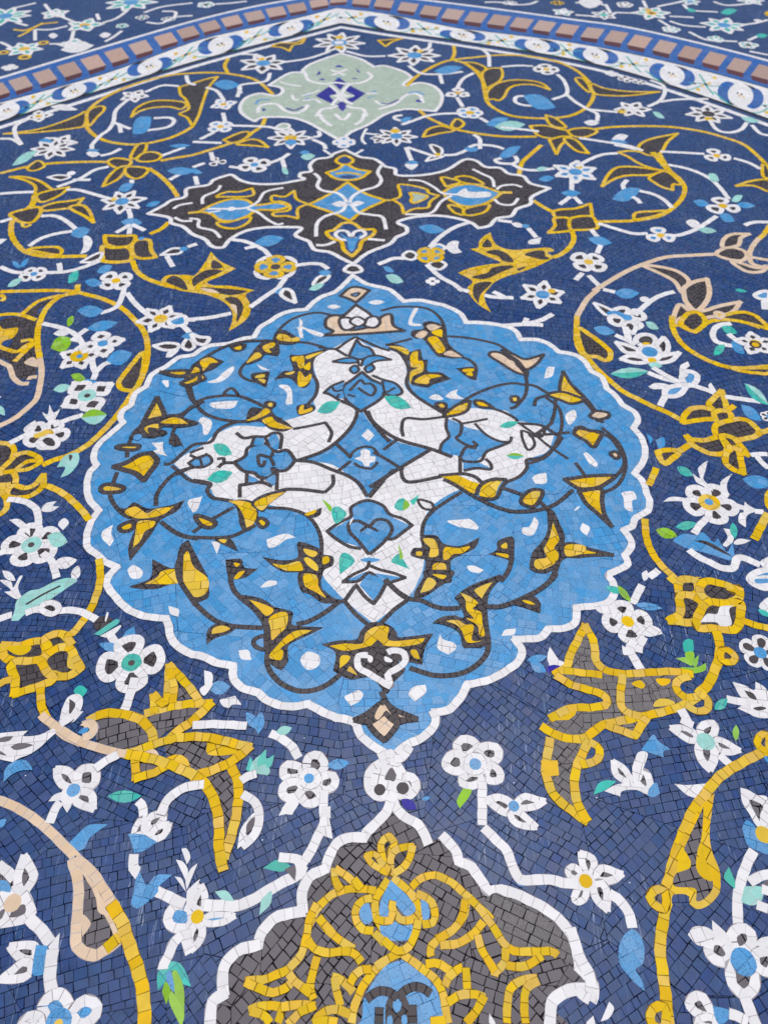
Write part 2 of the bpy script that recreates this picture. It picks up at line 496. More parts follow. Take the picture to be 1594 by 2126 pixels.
def parse_pts(s):
    out = []
    for w in s.split():
        c = w.endswith('!'); x, y = w.rstrip('!').split(',')
        out.append((float(x), float(y), c))
    return out
def poly_of(runs):
    P = []
    for r in runs: P += r[:-1]
    return P

THINGS = {}
def thing(name, label, cat, loc):
    o = bpy.data.objects.new(name, None); COL.objects.link(o); o.location = loc
    o.empty_display_size = 0.1
    o['label'] = label; o['category'] = cat
    THINGS[name] = o
    return o

class Item:
    def __init__(s, kind, label, target):
        s.kind = kind; s.label = label; s.target = target; s.subs = []     # subs: (name, MB)
ITEMS = []

def petal_poly(cx, cy, r, a, hw, kind):
    pts = []
    if kind == 'p': prof = [(0.18, 0.25), (0.34, 0.72), (0.52, 1.0), (0.72, 0.80), (0.88, 0.40), (1.06, 0.0)]
    else: prof = [(0.15, 0.35), (0.32, 0.72), (0.52, 0.98), (0.74, 1.0), (0.90, 0.66), (0.985, 0.0)]
    left = [(r * t, hw * h) for t, h in prof]
    P = [(x, y) for x, y in left] + [(x, -y) for x, y in left[-2::-1]]
    ca, sa = math.cos(a), math.sin(a)
    P = [(cx + x * ca - y * sa, cy + x * sa + y * ca) for x, y in P]
    crn = len(prof) - 1 if kind == 'p' else -1
    return [(x, y, i == crn) for i, (x, y) in enumerate(P)]

def run_script(text, default_thing):
    ox = oy = 0.0; sc = 3.985
    cur = None; cur_target = default_thing
    for line in text.splitlines():
        line = line.strip()
        if not line or line[0] == '#': continue
        op = line[0]
        tgt_override = None
        if op == '@':
            a = line.split(); ox, oy = float(a[1]), float(a[2]); sc = float(a[3]) if len(a) > 3 else 3.985
            continue
        nm = None
        if '=' in line:
            line, nm = line.rsplit('=', 1); line = line.strip(); nm = nm.strip()
        if op == 'P':
            b = line[1:].strip(); lab = None
            if '|' in b: b, lab = b.split('|'); lab = lab.strip()
            tgt = {'S': 'spandrel_panel', 'Q': 'brick_border'}.get(nm, default_thing)
            cur = Item(b.strip(), lab, tgt); ITEMS.append(cur); cur_target = tgt
            continue
        if op == 'E':
            cur = None; cur_target = {'S': 'spandrel_panel', 'F': default_thing}.get(nm, default_thing)
            continue
        px = lambda x, y: to_plane(ox + x / sc, oy + y / sc)
        def sub(name):
            mb = MB()
            if cur is None:
                it = Item(name, None, cur_target); ITEMS.append(it)
                it.subs.append((name, mb))
            else: cur.subs.append((name, mb))
            return mb
        if op in 'LFOT':
            headp, ptxt = line.split(':'); h = headp.split(); cols = h[1]
            wid = float(h[2]) if len(h) > 2 else None
            tk = ptxt.split()
            if tk[-1].count(',') == 0: wid = float(tk.pop())
            pts = parse_pts(' '.join(tk))
        kind = cur.kind if cur else ''
        if op == 'L':
            w = (wid or WID.get(cols, 9.8)) / 1000
            vm = oy + pts[len(pts) // 2][1] / sc
            if wid is None: w *= 1.0 + 0.10 * max(0, (1400 - vm) / 1400) - (0.0 if vm < 1400 else 0.02)
            runs, loop = spline(pts, False)
            name = nm or ({'W': 'white_vine', 'Y': 'yellow_vine', 'S': 'sand_vine', 'K': 'dark_line'}.get(cols, 'line') if not cur else
                          {'flower': 'stem', 'bud': 'stem'}.get(kind, 'outline'))
            mb = sub(name)
            for r in runs:
                band(mb, [to_plane(ox + x / sc, oy + y / sc) for x, y in r], cols, w, ext=w * 0.3 if len(runs) > 1 else 0)
        elif op == 'F':
            runs, loop = spline(pts, True)
            P = [to_plane(ox + x / sc, oy + y / sc) for x, y in poly_of(runs)]
            name = nm or ({'flower': 'petal', 'bud': 'petal'}.get(kind, 'inlay') if cur else
                          {'W': 'white_leaf', 'B': 'blue_leaf', 'G': 'green_leaf', 'P': 'pale_leaf', 'L': 'lime_leaf'}.get(cols, 'inlay'))
            fill(sub(name), P, cols)
        elif op == 'O':
            oc, fc = cols; w = (wid or 10) / 1000
            runs, loop = spline(pts, True)
            P = [to_plane(ox + x / sc, oy + y / sc) for x, y in poly_of(runs)]
            # the traced line is the middle of the rim
            name = nm or {'flower': 'petal', 'bud': 'petal', 'palmette': 'leaf', 'tulip': 'petal', 'scroll': 'leaf'}.get(kind, 'frame' if cur else 'leaf')
            mb = sub(name)
            fill(mb, P, fc)
            A = abs(area(P)); per = sum(math.hypot(P[i][0] - P[i - 1][0], P[i][1] - P[i - 1][1]) for i in range(len(P)))
            w = min(w, 1.5 * A / per + 0.002)
            pr = [[to_plane(ox + x / sc, oy + y / sc) for x, y in r] for r in runs]
            for r in pr: band(mb, r, oc, w, ext=w * 0.3 if not loop else 0, closed=loop)
        elif op == 'T':
            (x0, y0, _), (x1, y1, _) = pts[:2]; wf = wid if wid is not None else 0.5
            dx, dy = x1 - x0, y1 - y0; L_ = math.hypot(dx, dy)
            nx, ny = -dy / L_, dx / L_
            prof = [(0.0, 0.0), (0.12, 0.42), (0.3, 0.86), (0.5, 1.0), (0.72, 0.78), (0.9, 0.32), (1.0, 0.0)]
            up = [(x0 + dx * t + nx * L_ * wf / 2 * h, y0 + dy * t + ny * L_ * wf / 2 * h) for t, h in prof]
            dn = [(x0 + dx * t - nx * L_ * wf / 2 * h * 0.85, y0 + dy * t - ny * L_ * wf / 2 * h * 0.85) for t, h in prof]
            name = nm or {'W': 'white_leaf', 'B': 'blue_leaf', 'G': 'green_leaf', 'P': 'pale_leaf', 'L': 'lime_leaf'}.get(cols[0], 'leaf')
            mb = sub(name if not cur else 'leaf')
            if wf <= 0.02: continue
            if len(cols) == 1:
                fill(mb, [px(*p) for p in up + dn[-2:0:-1]], cols, cell=0.011)
            else:
                midl = [(x0 + dx * t, y0 + dy * t) for t, h in prof]
                fill(mb, [px(*p) for p in dn + midl[-2:0:-1]], cols[0], cell=0.013)
                fill(mb, [px(*p) for p in up + midl[-2:0:-1]], cols[1], cell=0.013)
        elif op == 'C':
            a = line.split(); cx, cy = px(float(a[2]), float(a[3])); r = float(a[4]) / sc / hscale(oy + float(a[3]) / sc)
            n = 16
            P = [(cx + r * math.cos(k / n * math.tau) * random.uniform(0.96, 1.03), cy + r * math.sin(k / n * math.tau) * random.uniform(0.96, 1.03)) for k in range(n)]
            fill(sub(nm or 'centre'), P, a[1], cell=0.016 if r < 0.02 else 0.012)
        elif op == 'R':
            a = line.split(); cx, cy = px(float(a[1]), float(a[2]))
            r = float(a[3]) / sc / hscale(oy + float(a[2]) / sc)
            n = int(a[4]); rot = math.radians(float(a[5])); k_ = a[6]; pc, fc, cc = a[7]
            hw = r * min(0.46, math.sin(math.pi / n) * (0.62 if k_ == 'p' else 0.70))
            for k in range(n):
                ang = rot + k * math.tau / n + random.uniform(-0.09, 0.09)
                rr = r * random.uniform(0.92, 1.06)
                pts2 = petal_poly(cx, cy, rr, ang, hw * random.uniform(0.92, 1.08), k_)
                runs, loop = spline(pts2, True)
                P = poly_of(runs)
                mb = sub('petal')
                bw = min(0.0105, max(0.0022, hw * 0.62))
                if r < 0.028 or bw < 0.006:
                    fill(mb, P, pc, cell=0.012)
                    if fc != pc:
                        pin = petal_poly(cx + math.cos(ang) * r * 0.17, cy + math.sin(ang) * r * 0.17, rr * 0.66, ang, hw * 0.46, k_)
                        rs, _ = spline(pin, True); fill(mb, poly_of(rs), fc)
                else:
                    fill(mb, P, fc)
                    # rim runs just inside the petal edge
                    mx = sum(p[0] for p in P) / len(P); my = sum(p[1] for p in P) / len(P)
                    for rn in runs:
                        q = []
                        for (x, y) in rn:
                            d = math.hypot(x - mx, y - my) or 1; s = max(0.3, 1 - bw * 0.42 / d)
                            q.append((mx + (x - mx) * s, my + (y - my) * s))
                        band(mb, q, pc, bw, ext=0 if loop else bw * 0.25, closed=loop, tl=0.0075)
            rc = r * (0.30 if n > 4 else 0.24)
            P = [(cx + rc * math.cos(q / 14 * math.tau), cy + rc * math.sin(q / 14 * math.tau)) for q in range(14)]
            fill(sub('centre'), P, cc, cell=0.016)
DATA = """
@ 0 0
P spandrel_flower|white flower with green petals and a blue disc at the top left corner =S
R 40 130 210 9 0 p WGB
P spandrel_flower =S
R 700 205 150 5 10 p WGY
C B 700 215 26
P spandrel_flower =S
R 200 400 150 6 0 p WGY
C Y 360 350 46
C K 360 350 22
C Y 205 470 56
C K 205 470 26
C Y 30 430 46
C K 30 430 22
P spandrel_flower =S
R 1085 15 210 8 0 p WGB
P spandrel_flower =S
R 455 110 120 5 30 p WGW
P spandrel_flower =S
R 600 360 120 4 0 p WGW
P spandrel_flower =S
R 80 555 70 4 0 r WWW
P spandrel_flower =S
R 1180 140 60 4 0 r WKG
P spandrel_flower =S
R 1390 155 60 4 0 r WKG
P spandrel_flower =S
R 1010 210 56 5 0 r WGK
E =S
L W : 370,30 420,90 500,130 640,190
L W : 850,185 960,150 1060,80
L W : 290,240 420,240 560,210
L W : 290,240 290,330
L W : 410,360 560,360
L W : 1210,180 1330,190 1440,140 1594,125
L W : 1190,100 1350,50 1594,20
L W : 130,60 300,20
L W : 870,340 940,300 1010,250
L W : 610,250 590,330
L W : 130,185 230,210
L W : 0,345 60,370 100,400
L W : 820,160 800,110
L W : 1340,90 1450,95 1440,150
L Y 11 : 110,240 220,245 360,185
L Y 9 : 150,300 220,265 330,200 480,180
T W : 400,290 480,290 .6
T W : 820,290 920,280 .5
T W : 500,410 780,370 .3
@ 400 0
P spandrel_flower =S
R 110 35 80 5 0 r WGK
E =S
L W : 190,30 330,20 450,5
@ 800 0
P spandrel_flower =S
R 1030 20 60 5 0 r WKW
P spandrel_flower =S
R 1420 20 60 4 0 r YKK
P spandrel_flower =S
R 1470 95 90 5 0 p WGW
E =S
L W : 820,15 940,15 1080,35 1190,30 1260,5
@ 1194 0
P spandrel_flower|white and green flower with yellow inner petals above the right brick border =S
R 630 105 150 6 0 p WGY
C Y 600 80 30
C K 630 105 20
P spandrel_flower =S
R 235 120 110 6 20 p WKG
P spandrel_flower|white and green flower with a blue disc above the right brick border =S
R 1230 205 180 7 10 p WGB
P spandrel_flower =S
R 790 240 80 5 0 r WGW
P spandrel_flower =S
R 1160 320 75 5 0 r WGW
P spandrel_flower =S
R 1430 370 85 5 0 r WGK
P spandrel_flower =S
R 410 35 75 5 0 r WKW
P spandrel_flower =S
R 1450 0 110 6 0 p WGW
P spandrel_flower =S
R 950 10 90 6 0 p WGB
E =S
L W : 0,120 150,130
L W : 320,100 500,105
L W : 780,130 980,140
L W : 690,160 780,215
L W : 780,170 900,205 1080,220
L W : 940,260 1080,325 1220,335 1340,340
L W : 1400,200 1500,185 1594,160
L W : 890,30 960,80 1180,95
L W : 680,50 880,10
L W : 250,30 290,100
L W : 1140,10 1250,40 1400,30 1500,15
L W : 1430,330 1520,290
L W : 0,20 120,10 250,40
L W : 1440,420 1594,450
L W : 560,0 590,60
T G : 1200,100 1340,80 .4
T G : 920,70 1000,90 .4
T G : 1490,290 1594,290 .4
T Y : 1560,105 1640,110 .6
T W : 1470,160 1560,175 .3
T N : 1370,110 1500,100 .4
T W : 20,10 230,15 .5
@ 0 0 1
P brick_border|band of pink squares with maroon edges set in blue =Q
E =F
# ---- green cartouche
P green_cartouche|pale green cartouche with white outline and royal blue diamond near the top
F E : 707,110! 676,120 643,133 627,146! 632,150 601,151 558,176! 583,181 586,191 571,198 540,193 513,201 500,216 500,231 513,243 529,251! 545,243 601,243 638,253 671,271 696,285 712,292! 726,275 764,258 800,236 838,226 870,227 903,230! 914,216 917,196 900,178 870,171 843,178 838,173 855,160! 838,148 800,136 776,138! 751,123 726,115
L W 9.9 : 707,110! 676,120 643,133 627,146! 632,150 601,151 558,176! 583,181 586,191 571,198 540,193 513,201 500,216 500,231 513,243 529,251! 545,243 601,243 638,253 671,271 696,285 712,292! 726,275 764,258 800,236 838,226 870,227 903,230! 914,216 917,196 900,178 870,171 843,178 838,173 855,160! 838,148 800,136 776,138! 751,123 726,115 707,110!
@ 400 0
F D : 1015,790! 1130,710! 1190,770 1130,790 1190,850 1150,855!
F D : 1290,700! 1430,770! 1320,845! 1270,820 1340,790 1270,750
F D : 1155,680! 1210,640! 1270,680! 1220,740!
F D : 1185,870! 1230,830! 1285,870! 1240,920!
F D : 1170,550! 1210,535 1250,555!
F B : 915,780! 985,785! 915,795!
F B : 915,820! 960,810 1010,830!
F B : 1470,750! 1520,745! 1515,760!
F B : 1440,805! 1540,785! 1450,810!
F W : 1130,790 1190,780 1230,750 1270,780 1340,790 1270,800 1230,840 1190,800
L W 10 : 1130,700 1180,740 1220,790 1180,830 1150,870
L W 10 : 1300,690 1250,740 1230,790 1280,840 1330,860
L W 10 : 930,600 960,660 1080,690 1180,680 1270,690 1400,680 1480,630 1440,590
L W 9.72 : 1140,575 1210,590 1280,570
L W 9.72 : 1150,620 1210,600 1260,620
L B 5.4 : 1180,640 1240,640
L W 10 : 540,930 550,880 620,855 700,860 760,910 850,935 930,900 950,860
L B 6.3 : 520,860 550,825 640,820
L D 5.4 : 770,890 840,910 915,880
F D : 575,890! 610,905! 580,920!
L W 9.72 : 1020,960 1070,900 1150,890 1200,870
L W 9.72 : 1440,960 1410,900 1330,890 1270,870
L W 10 : 1180,940 1210,970 1240,990 1280,965 1300,930
L W 7.29 : 720,670 770,690 900,710
L W 7.29 : 820,780 840,820 880,820
L W 9.72 : 1050,940 1080,990 1150,1040
L W 9.72 : 1420,930 1400,990 1340,1030
F D : 1020,620! 1050,580! 1060,610!
F D : 1350,560! 1390,600! 1360,590!
F D : 1040,660! 1070,645 1100,660!
F D : 1310,650! 1340,640 1370,650!
L W 7.29 : 900,790 1010,760 1050,740
L W 7.29 : 910,830 1010,820 1060,850
L W 7.29 : 1440,770 1530,770
L W 8.51 : 1510,830 1560,860 1640,850
@ 800 0
L W 10 : -60,900 20,880 90,850 160,790 230,770 290,790 310,850
L B 6.3 : 190,770 250,755 320,780
F D : 245,835! 270,820 310,845! 270,840
L D 5.4 : -40,850 30,855 110,820
E
# ---- top field yellow
@ 0 0 1
L Y 10.8 : 567,195 530,165 480,153 440,150 400,151 350,156 288,171 238,191 200,213 181,233 176,253 186,271 206,286 238,296 289,299 345,288 378,275 400,262
L Y 10.8 : 844,178 862,160 888,143 920,128 950,122 988,118 1026,114 1076,114 1126,120 1164,130 1194,144 1214,160 1229,178 1232,198 1220,220 1194,236 1164,243 1114,245 1063,240 1033,228 1013,213 1006,191 1001,166 986,146 963,130 943,125
L Y 10.8 : 1216,270 1270,263 1335,261 1395,263 1457,272 1508,286 1545,300 1575,325 1594,345 1620,370
L Y 10.8 : 0,359 25,353 58,345 100,339 150,336 200,335 226,336
L Y 10.8 : 333,333 364,327 400,321 437,310 475,298 510,285
L Y 10.8 : 308,348 333,365 356,388 369,408
L Y 10.8 : 870,228 885,241 908,253 940,266 960,271 1000,278 1051,283 1114,283
L Y 10.8 : 1124,300 1101,320 1083,338 1077,363
L Y 10.8 : 1106,415 1126,428 1148,440
L Y 10.8 : 1238,460 1269,459 1307,458 1345,453 1375,445 1400,428 1417,408 1421,388 1410,370 1390,353 1375,330 1367,315
L Y 10.8 : 1187,478 1191,495 1183,512 1165,527 1148,534
L Y 10.8 : 351,460 334,475 311,485
L Y 10.8 : 275,540 283,561 301,576 326,586 350,594
L Y 11.7 : 28,450 23,470 25,490 38,510 55,523 88,531 125,532 181,531
@ 0 0
P palmette|yellow half leaf with dark filling, upper left spiral
O YK 8.1 : 30,1105! 300,1070 500,1010 650,950 710,920 700,1030 600,1060 300,1092
O YK 8.1 : 735,1040 720,940 770,890 850,875 860,910 800,970
O YK 8.1 : 1085,965! 1130,890 1250,835 1400,828 1540,850 1500,900 1400,880 1250,890 1150,920
P palmette
@ 0 0 1
O YK 8.1 : 372,180! 400,172 430,163 452,158! 432,183 420,215 412,240 400,262! 388,243 372,236 392,225 385,205 375,196
@ 400 0
E
L Y 10.8 : 295,480 265,540 290,600
P palmette
O YK 8.1 : 650,380! 720,352 850,350 930,310! 900,355 830,370 800,420! 740,390
P palmette
O YK 8.1 : 255,1155! 350,1110 440,1085 470,1110 400,1160 320,1180
O YK 8.1 : 360,1190 480,1150 560,1165 625,1215! 480,1200
E
L Y 10.8 : 600,975 570,1040 500,1090 440,1140
@ 800 0
L Y 10.8 : 565,375 570,440 545,500
P palmette|yellow flame shaped leaf with dark filling, upper right spiral
O YK 8.1 : 650,510! 750,520 830,560 790,600 740,570
O YK 8.1 : 800,610 860,565 955,560! 970,610 940,670 830,730!
O YK 8.1 : 840,760 920,690 1050,660 1200,665 1300,690 1360,740! 1230,700 1100,700 1020,730 980,800 930,832 900,815 850,820
P palmette
O YK 8.1 : 310,1130! 350,1070 450,1040 540,1060 560,1082 450,1100 370,1120
O YK 8.1 : 545,1040 590,980 650,1020 600,1060
P palmette
O YK 8.1 : -60,330! 20,325 140,315! 60,340 0,380!
@ 0 0 1
P palmette|yellow star lily with dark petals right of the green cartouche
O YK 8.1 : 1133,238! 1155,246 1175,264 1150,262 1137,252
O YK 8.1 : 1100,261! 1130,260 1165,268 1195,275 1165,287 1120,282
O YK 8.1 : 1140,290! 1165,283 1185,285 1165,300 1155,320!
O YK 8.1 : 1170,288 1195,290 1222,318! 1195,312
O YK 8.1 : 1180,270 1215,265 1240,272 1215,284 1190,282
P palmette
@ 1194 0
O YK 8.1 : 0,650 60,645 110,700 125,765 60,720
O YK 8.1 : 130,690 250,730 450,755 700,757! 450,788 280,788 160,770
P palmette|yellow leaf with long dark wing, right spiral of the upper field
@ 0 0 1
O YK 8.1 : 1326,302 1350,288 1407,276! 1385,294 1372,316 1352,322 1332,316
@ 1194 300
O YK 8.1 : 220,345! 270,250 340,190 450,180 560,190 720,220 600,250 450,252 350,272 270,312
O YK 8.1 : 610,270 720,220 790,240 880,330 810,325 805,375! 720,350 660,315
L Y 9 : 350,60 440,100 520,150 620,190 740,215
L Y 9 : 350,62 450,50 560,60
L Y 14.4 : 640,60 700,130 770,210
O YK 8.1 : 490,620 490,572 540,555 650,550 770,545 650,592 540,612
P palmette
O YK 8.1 : 1330,340! 1450,300 1594,290 1640,370 1594,385 1500,345 1430,335
O YK 8.1 : 1550,160 1594,180 1620,270 1555,262
@ 0 300
P bud
O YK 7.2 : 225,200 260,160 320,130 370,170 330,200 270,215
P palmette|yellow five petalled lily with dark filling, left of the dark cartouche
O YK 8.1 : 890,140 960,110 1080,130 1060,172 960,188
O YK 8.1 : 1080,110 1110,40 1150,-5 1210,-10 1200,50 1140,110!
O YK 8.1 : 1130,120 1180,72 1270,60 1335,90 1290,130 1180,140
O YK 8.1 : 850,345! 900,260 980,190 1050,180 1000,262 940,305
O YK 8.1 : 1040,192 1100,180 1225,200 1180,262 1110,280 1040,240
P palmette|yellow leafy bird shaped palmette at the left edge, upper field
O YK 8.1 : 80,265! 200,265 330,300 435,372! 300,412 290,340 200,290
O YK 8.1 : 300,420 400,380 570,350! 520,400 450,440 340,475
O YK 8.1 : 340,520 450,480 600,462 690,440! 620,512 500,532 370,545
O YK 8.1 : 580,510 680,500 740,550 775,645! 700,590 600,540
L Y 14.4 : 290,410 280,470 230,530 110,570
O YK 9 : 85,572 180,540 320,515 335,565 270,640 180,642 120,612
L Y 7.2 : 180,640 200,682 260,660
P palmette
O YK 8.1 : 235,862 400,845 490,852 512,890 470,912 350,892
P tulip|yellow tulip with dark petals under the left tip of the dark cartouche
O YK 9 : 865,750! 1000,755 1120,755 1080,830 980,850 880,820
O YK 10.8 : 850,835 930,852 1070,852 1085,950 950,972 845,962!
O YK 9 : 1090,840 1130,790 1235,790 1250,870 1290,930! 1200,942 1110,922
C B 1170 775 26
P tulip|yellow tulip with dark petals under the right tip of the dark cartouche
@ 0 0 1
O YK 8.1 : 1147,438! 1165,434 1195,432 1225,422! 1228,440 1225,450 1185,452 1155,452
O YK 8.1 : 1150,453 1180,453 1184,475 1175,480 1138,483! 1152,468
O YK 8.1 : 1185,453 1225,448 1237,460 1238,474 1200,477 1184,475
P palmette|yellow palmette with dark and sand inlays above the left of the round medallion
F Y : 335,590 345,572 385,570 405,570 425,545 438,522! 455,540 478,552 490,557! 460,572 430,585 445,592 480,593 528,602! 510,612 520,632 517,655 500,672 475,687! 483,660 478,640 460,624 430,612 400,607 370,602
F K : 345,584 358,572 376,578 386,590 388,602 365,594
F K : 400,578 430,560 462,562 430,577 408,590 402,594
F K : 441,540 455,545 462,555 440,557
F K : 415,597 460,598 512,604 485,612 455,609
F S : 416,598 440,600 455,608 432,606
F K : 466,620 490,617 505,635 500,655 491,668 490,640
F S : 478,632 490,634 492,652 484,642
P palmette|yellow winged palmette with dark inlays right of the yellow and blue flower
@ 800 300
F Y : 870,725! 890,790 940,840 1050,870 1200,860 1350,852 1395,880 1340,890 1375,915 1420,915 1300,985 1150,1045 1000,1090 900,1140 850,1196 820,1240 830,1306 875,1390! 780,1330 715,1266 675,1190 720,1130 600,1060! 700,1020 850,990 950,975 820,915 700,862! 765,850 775,800 820,752
F K : 798,842 845,780 880,842
F K : 830,890 920,868 1010,905 1060,970 975,962 930,922
F K : 715,1092 840,1060 880,1020 970,1000 1065,1008 940,1062 860,1102 780,1112
F K : 1150,910 1220,880 1310,878 1320,920 1355,940 1300,952 1220,932
F K : 745,1150 880,1140 790,1235 770,1318! 725,1240
F K : 1090,1025 1165,1010 1110,1042
E
# ---- top field white
@ 0 0
P flower
R 1115 790 120 5 0 p WKW
P flower
R 320 960 110 4 20 p WKY
P flower
R 480 1180 150 5 0 p WKK
P bud
O WW 7.2 : 430,880! 520,865 630,905! 520,905
E
L W : 1200,760 1340,705 1480,710
L W : 1060,820 960,910 940,1000 900,1070 830,1120 760,1196
L W : 940,1010 1080,1065
L W : 990,1030 1000,1095
L W : 1270,975 1400,970 1440,1000 1380,1050 1180,1080
T B : 1250,965 1100,1110 .7
L W : 240,980 130,1040 130,1120 180,1196
L W : 0,1145 100,1150 180,1196
T B : 320,1165 440,1170 .5
L W : 1540,620 1560,680 1620,700
@ 400 0
P flower|white flower with blue disc and yellow dot, upper left of the green cartouche
R 585 520 200 7 12 p WKB
C Y 570 485 30
P flower|large white lotus with blue band right under the arch point
R 1210 350 215 9 0 p WKB
C Y 1210 390 36
C Y 1210 305 36
C W 1210 350 40
P flower
R 255 860 110 4 30 p WBY
P flower
R 230 1045 115 4 45 r WBY
P flower|white flower with yellow and blue centre, below left of the green cartouche
R 810 1140 180 8 0 p WKY
C B 810 1175 50
P bud
O WE 7.2 : 690,1055 740,1020 800,1030 780,1062
E
L W : 400,445 500,450 560,480
L W : 640,600 600,670 400,700 395,770
L W : 395,720 370,800
T B : 170,690 390,700 .4
L W : 770,510 960,480 1130,425
L W : 1270,420 1430,460 1594,460
L W : 110,720 200,750 260,830
L W : 250,930 265,1000 240,1030
L W : 280,1035 600,1045 680,1060 830,1100
L W : 180,1090 60,1150
L W : 0,1170 240,1180
L W : 1000,1130 1050,1120 1040,1080
L W : 990,1150 1080,1190 1100,1230
P flower|small white flower with blue petals at the lower tip of the green cartouche
R 1250 1175 105 4 0 r WBW
E
L W 7.2 : 1440,1060 1420,1090 1400,1150 1430,1190
L W 7.2 : 1430,1100 1520,1110
P flower
R 1560 1140 100 6 0 p WKK
E
@ 800 0
P flower|white flower with blue disc and yellow dot, upper right of the green cartouche
R 240 455 210 8 0 p WKB
C Y 285 420 28
P flower
R 600 765 115 3 90 p WKY
P flower
R 700 930 120 5 0 r WBY
P flower|white flower with blue and yellow centre, below right of the green cartouche
R 90 1125 170 8 0 p WKB
C Y 80 1080 40
P flower
R 1330 570 115 4 0 r WKY
E
L W : 1310,865 1180,870 1090,850 1070,820 1090,795 1150,790
T B : 1140,790 1410,885 .45
L W : 790,400 850,450 860,550
L W : 370,350 360,390 310,410
L W : 190,540 260,590 330,610 480,610 640,590
T B : 400,590 640,555 .3
L W : 450,620 470,690
L W : 730,600 640,650 590,730
L W : 590,800 640,880
L W : 600,935 450,940 330,960 220,1000 130,1030
L W : 780,970 850,1010
T B : 830,1030 1020,975 .4
T P : 900,1045 1160,1025 .35
L W : 950,1050 1100,1065 1270,1085
L W : 200,990 150,1000 80,980 80,960 140,950
T B : 120,1000 220,970 .4
L W : 960,550 1100,540 1220,545
L W : 1420,610 1480,670 1500,770 1380,820
L W : 1500,780 1594,860
L W : 730,1110 780,1150 780,1230
@ 1194 0
P flower|white fan shaped flower with one yellow dot under the right border
R 470 900 150 6 0 p WKW
C Y 385 920 36
P flower|white flower with dark centre near the right border
R 1100 940 180 7 25 p WKK
C Y 1105 982 36
P flower
R 420 650 70 4 0 r WKW
P flower
R 530 675 60 4 0 r WKW
P flower
R 300 605 60 4 0 r WWW
E
L W : 600,880 700,830 740,760 720,700 620,660
L W : 700,840 850,820 1100,815
T P : 640,920 740,975 .4
L W : 100,900 180,910 350,925
L W : 0,840 100,900 180,940 180,1000
T W : 70,1010 200,1015 .4
L W : 1110,990 1170,1070 1270,1095 1370,1070 1420,1010
T P : 1370,970 1530,1005 .3
L W : 1460,1030 1530,1100 1620,1120
T W : 300,1150 440,1120 .5
T B : 280,1160 440,1175 .2
L W : 30,1140 200,1165 420,1200 560,1245
@ 0 300
P flower|white many petalled flower at the upper left edge
R 440 35 180 8 0 p WKW
P flower|white flower with blue disc and yellow dot left of the dark cartouche
R 1010 470 190 7 15 p WKB
C Y 940 450 28
P flower
R 280 1070 120 4 45 r WKB
P flower|white four petalled flower with yellow centre above the left yellow ring
R 960 1125 150 4 45 r WKY
P bud
O WK 7.2 : 395,268! 480,250 580,262 500,292
C W 590 235 36
P bud
O WK 7.2 : 670,972! 760,920 840,890 830,940 750,972
P bud
O WK 7.2 : 1330,912! 1420,860 1500,862 1480,900
C B 1520 862 34
E
T P : 310,50 100,175 .3
L W : 760,0 760,40
T W : 710,70 830,75 .5
T B : 710,45 830,45 .2
L W : 830,90 920,70 1000,30
L W : 0,405 130,395 280,390
L W : 550,370 650,375 780,410 920,450
T B : 1205,505 1330,470 .35
L W : 1060,530 1080,600 1070,740
T B : 1000,640 1180,645 .45
L W : 1090,660 1200,710
L W : 1080,660 960,730
L W : 900,180 780,210 660,280 470,350
L W : 600,290 750,290
L W : 0,640 100,610
L W : 340,590 460,590 560,640 640,710
T B : 585,745 745,700 .6
L W : 600,715 450,740 330,780 240,840
F W : 690,760 740,760 765,810 730,880 665,905! 690,840
F W : 0,780 60,780! 0,822
L W : 0,1010 100,1050 190,1062
L W : 370,1060 550,1050 700,1010 830,960
L W : 490,980 500,1050
T G : 565,1145 650,1040 .6
T P : 60,1175 185,1105 .4
T B : 100,960 170,1020 .5
T B : 165,1015 240,935 .4
L W : 1380,920 1430,1010
L W : 1550,845 1630,820
T B : 700,1130 850,1150 .5
T B : 800,1055 930,1000 .5
L W : 1400,290 1510,230
T B : 1380,215 1620,215 .3
L W : 1090,290 1090,320
T B : 975,378 1110,322 .5
L W : 1340,90 1530,20
T B : 1400,10 1580,5 .2
P dark_cartouche|dark brown cartouche with yellow framed blue diamonds below the pale green one
@ 0 0 1
F K : 307,443! 341,425 356,415 384,408 386,393 400,388 433,383 443,373 473,363 483,363 500,374 530,381 576,381 613,375 633,371 622,366 626,358 646,355 643,343 656,330 683,326 694,318 717,310! 736,320 751,326 776,329 791,338 800,345 820,350 825,363 875,363 925,353 963,331 988,333 1008,346 1038,348 1056,360 1086,365 1101,380 1141,390! 1104,408 1101,423 1073,433 1061,448 1031,453 1016,468 993,473! 976,461 940,451 900,447 855,451 825,461 843,471 843,483 823,492 809,506 771,521 751,533 734,548! 709,536 684,523 653,518 641,501 621,493 613,486 626,473 596,471 550,472 510,479 478,496 463,513 440,511 425,496 400,486 380,470 356,463 351,451
L W 9 : 307,443! 341,425 356,415 384,408 386,393 400,388 433,383 443,373 473,363 483,363 500,374 530,381 576,381 613,375 633,371 622,366 626,358 646,355 643,343 656,330 683,326 694,318 717,310! 736,320 751,326 776,329 791,338 800,345 820,350 825,363 875,363 925,353 963,331 988,333 1008,346 1038,348 1056,360 1086,365 1101,380 1141,390! 1104,408 1101,423 1073,433 1061,448 1031,453 1016,468 993,473! 976,461 940,451 900,447 855,451 825,461 843,471 843,483 823,492 809,506 771,521 751,533 734,548! 709,536 684,523 653,518 641,501 621,493 613,486 626,473 596,471 550,472 510,479 478,496 463,513 440,511 425,496 400,486 380,470 356,463 351,451 307,443!
@ 400 300
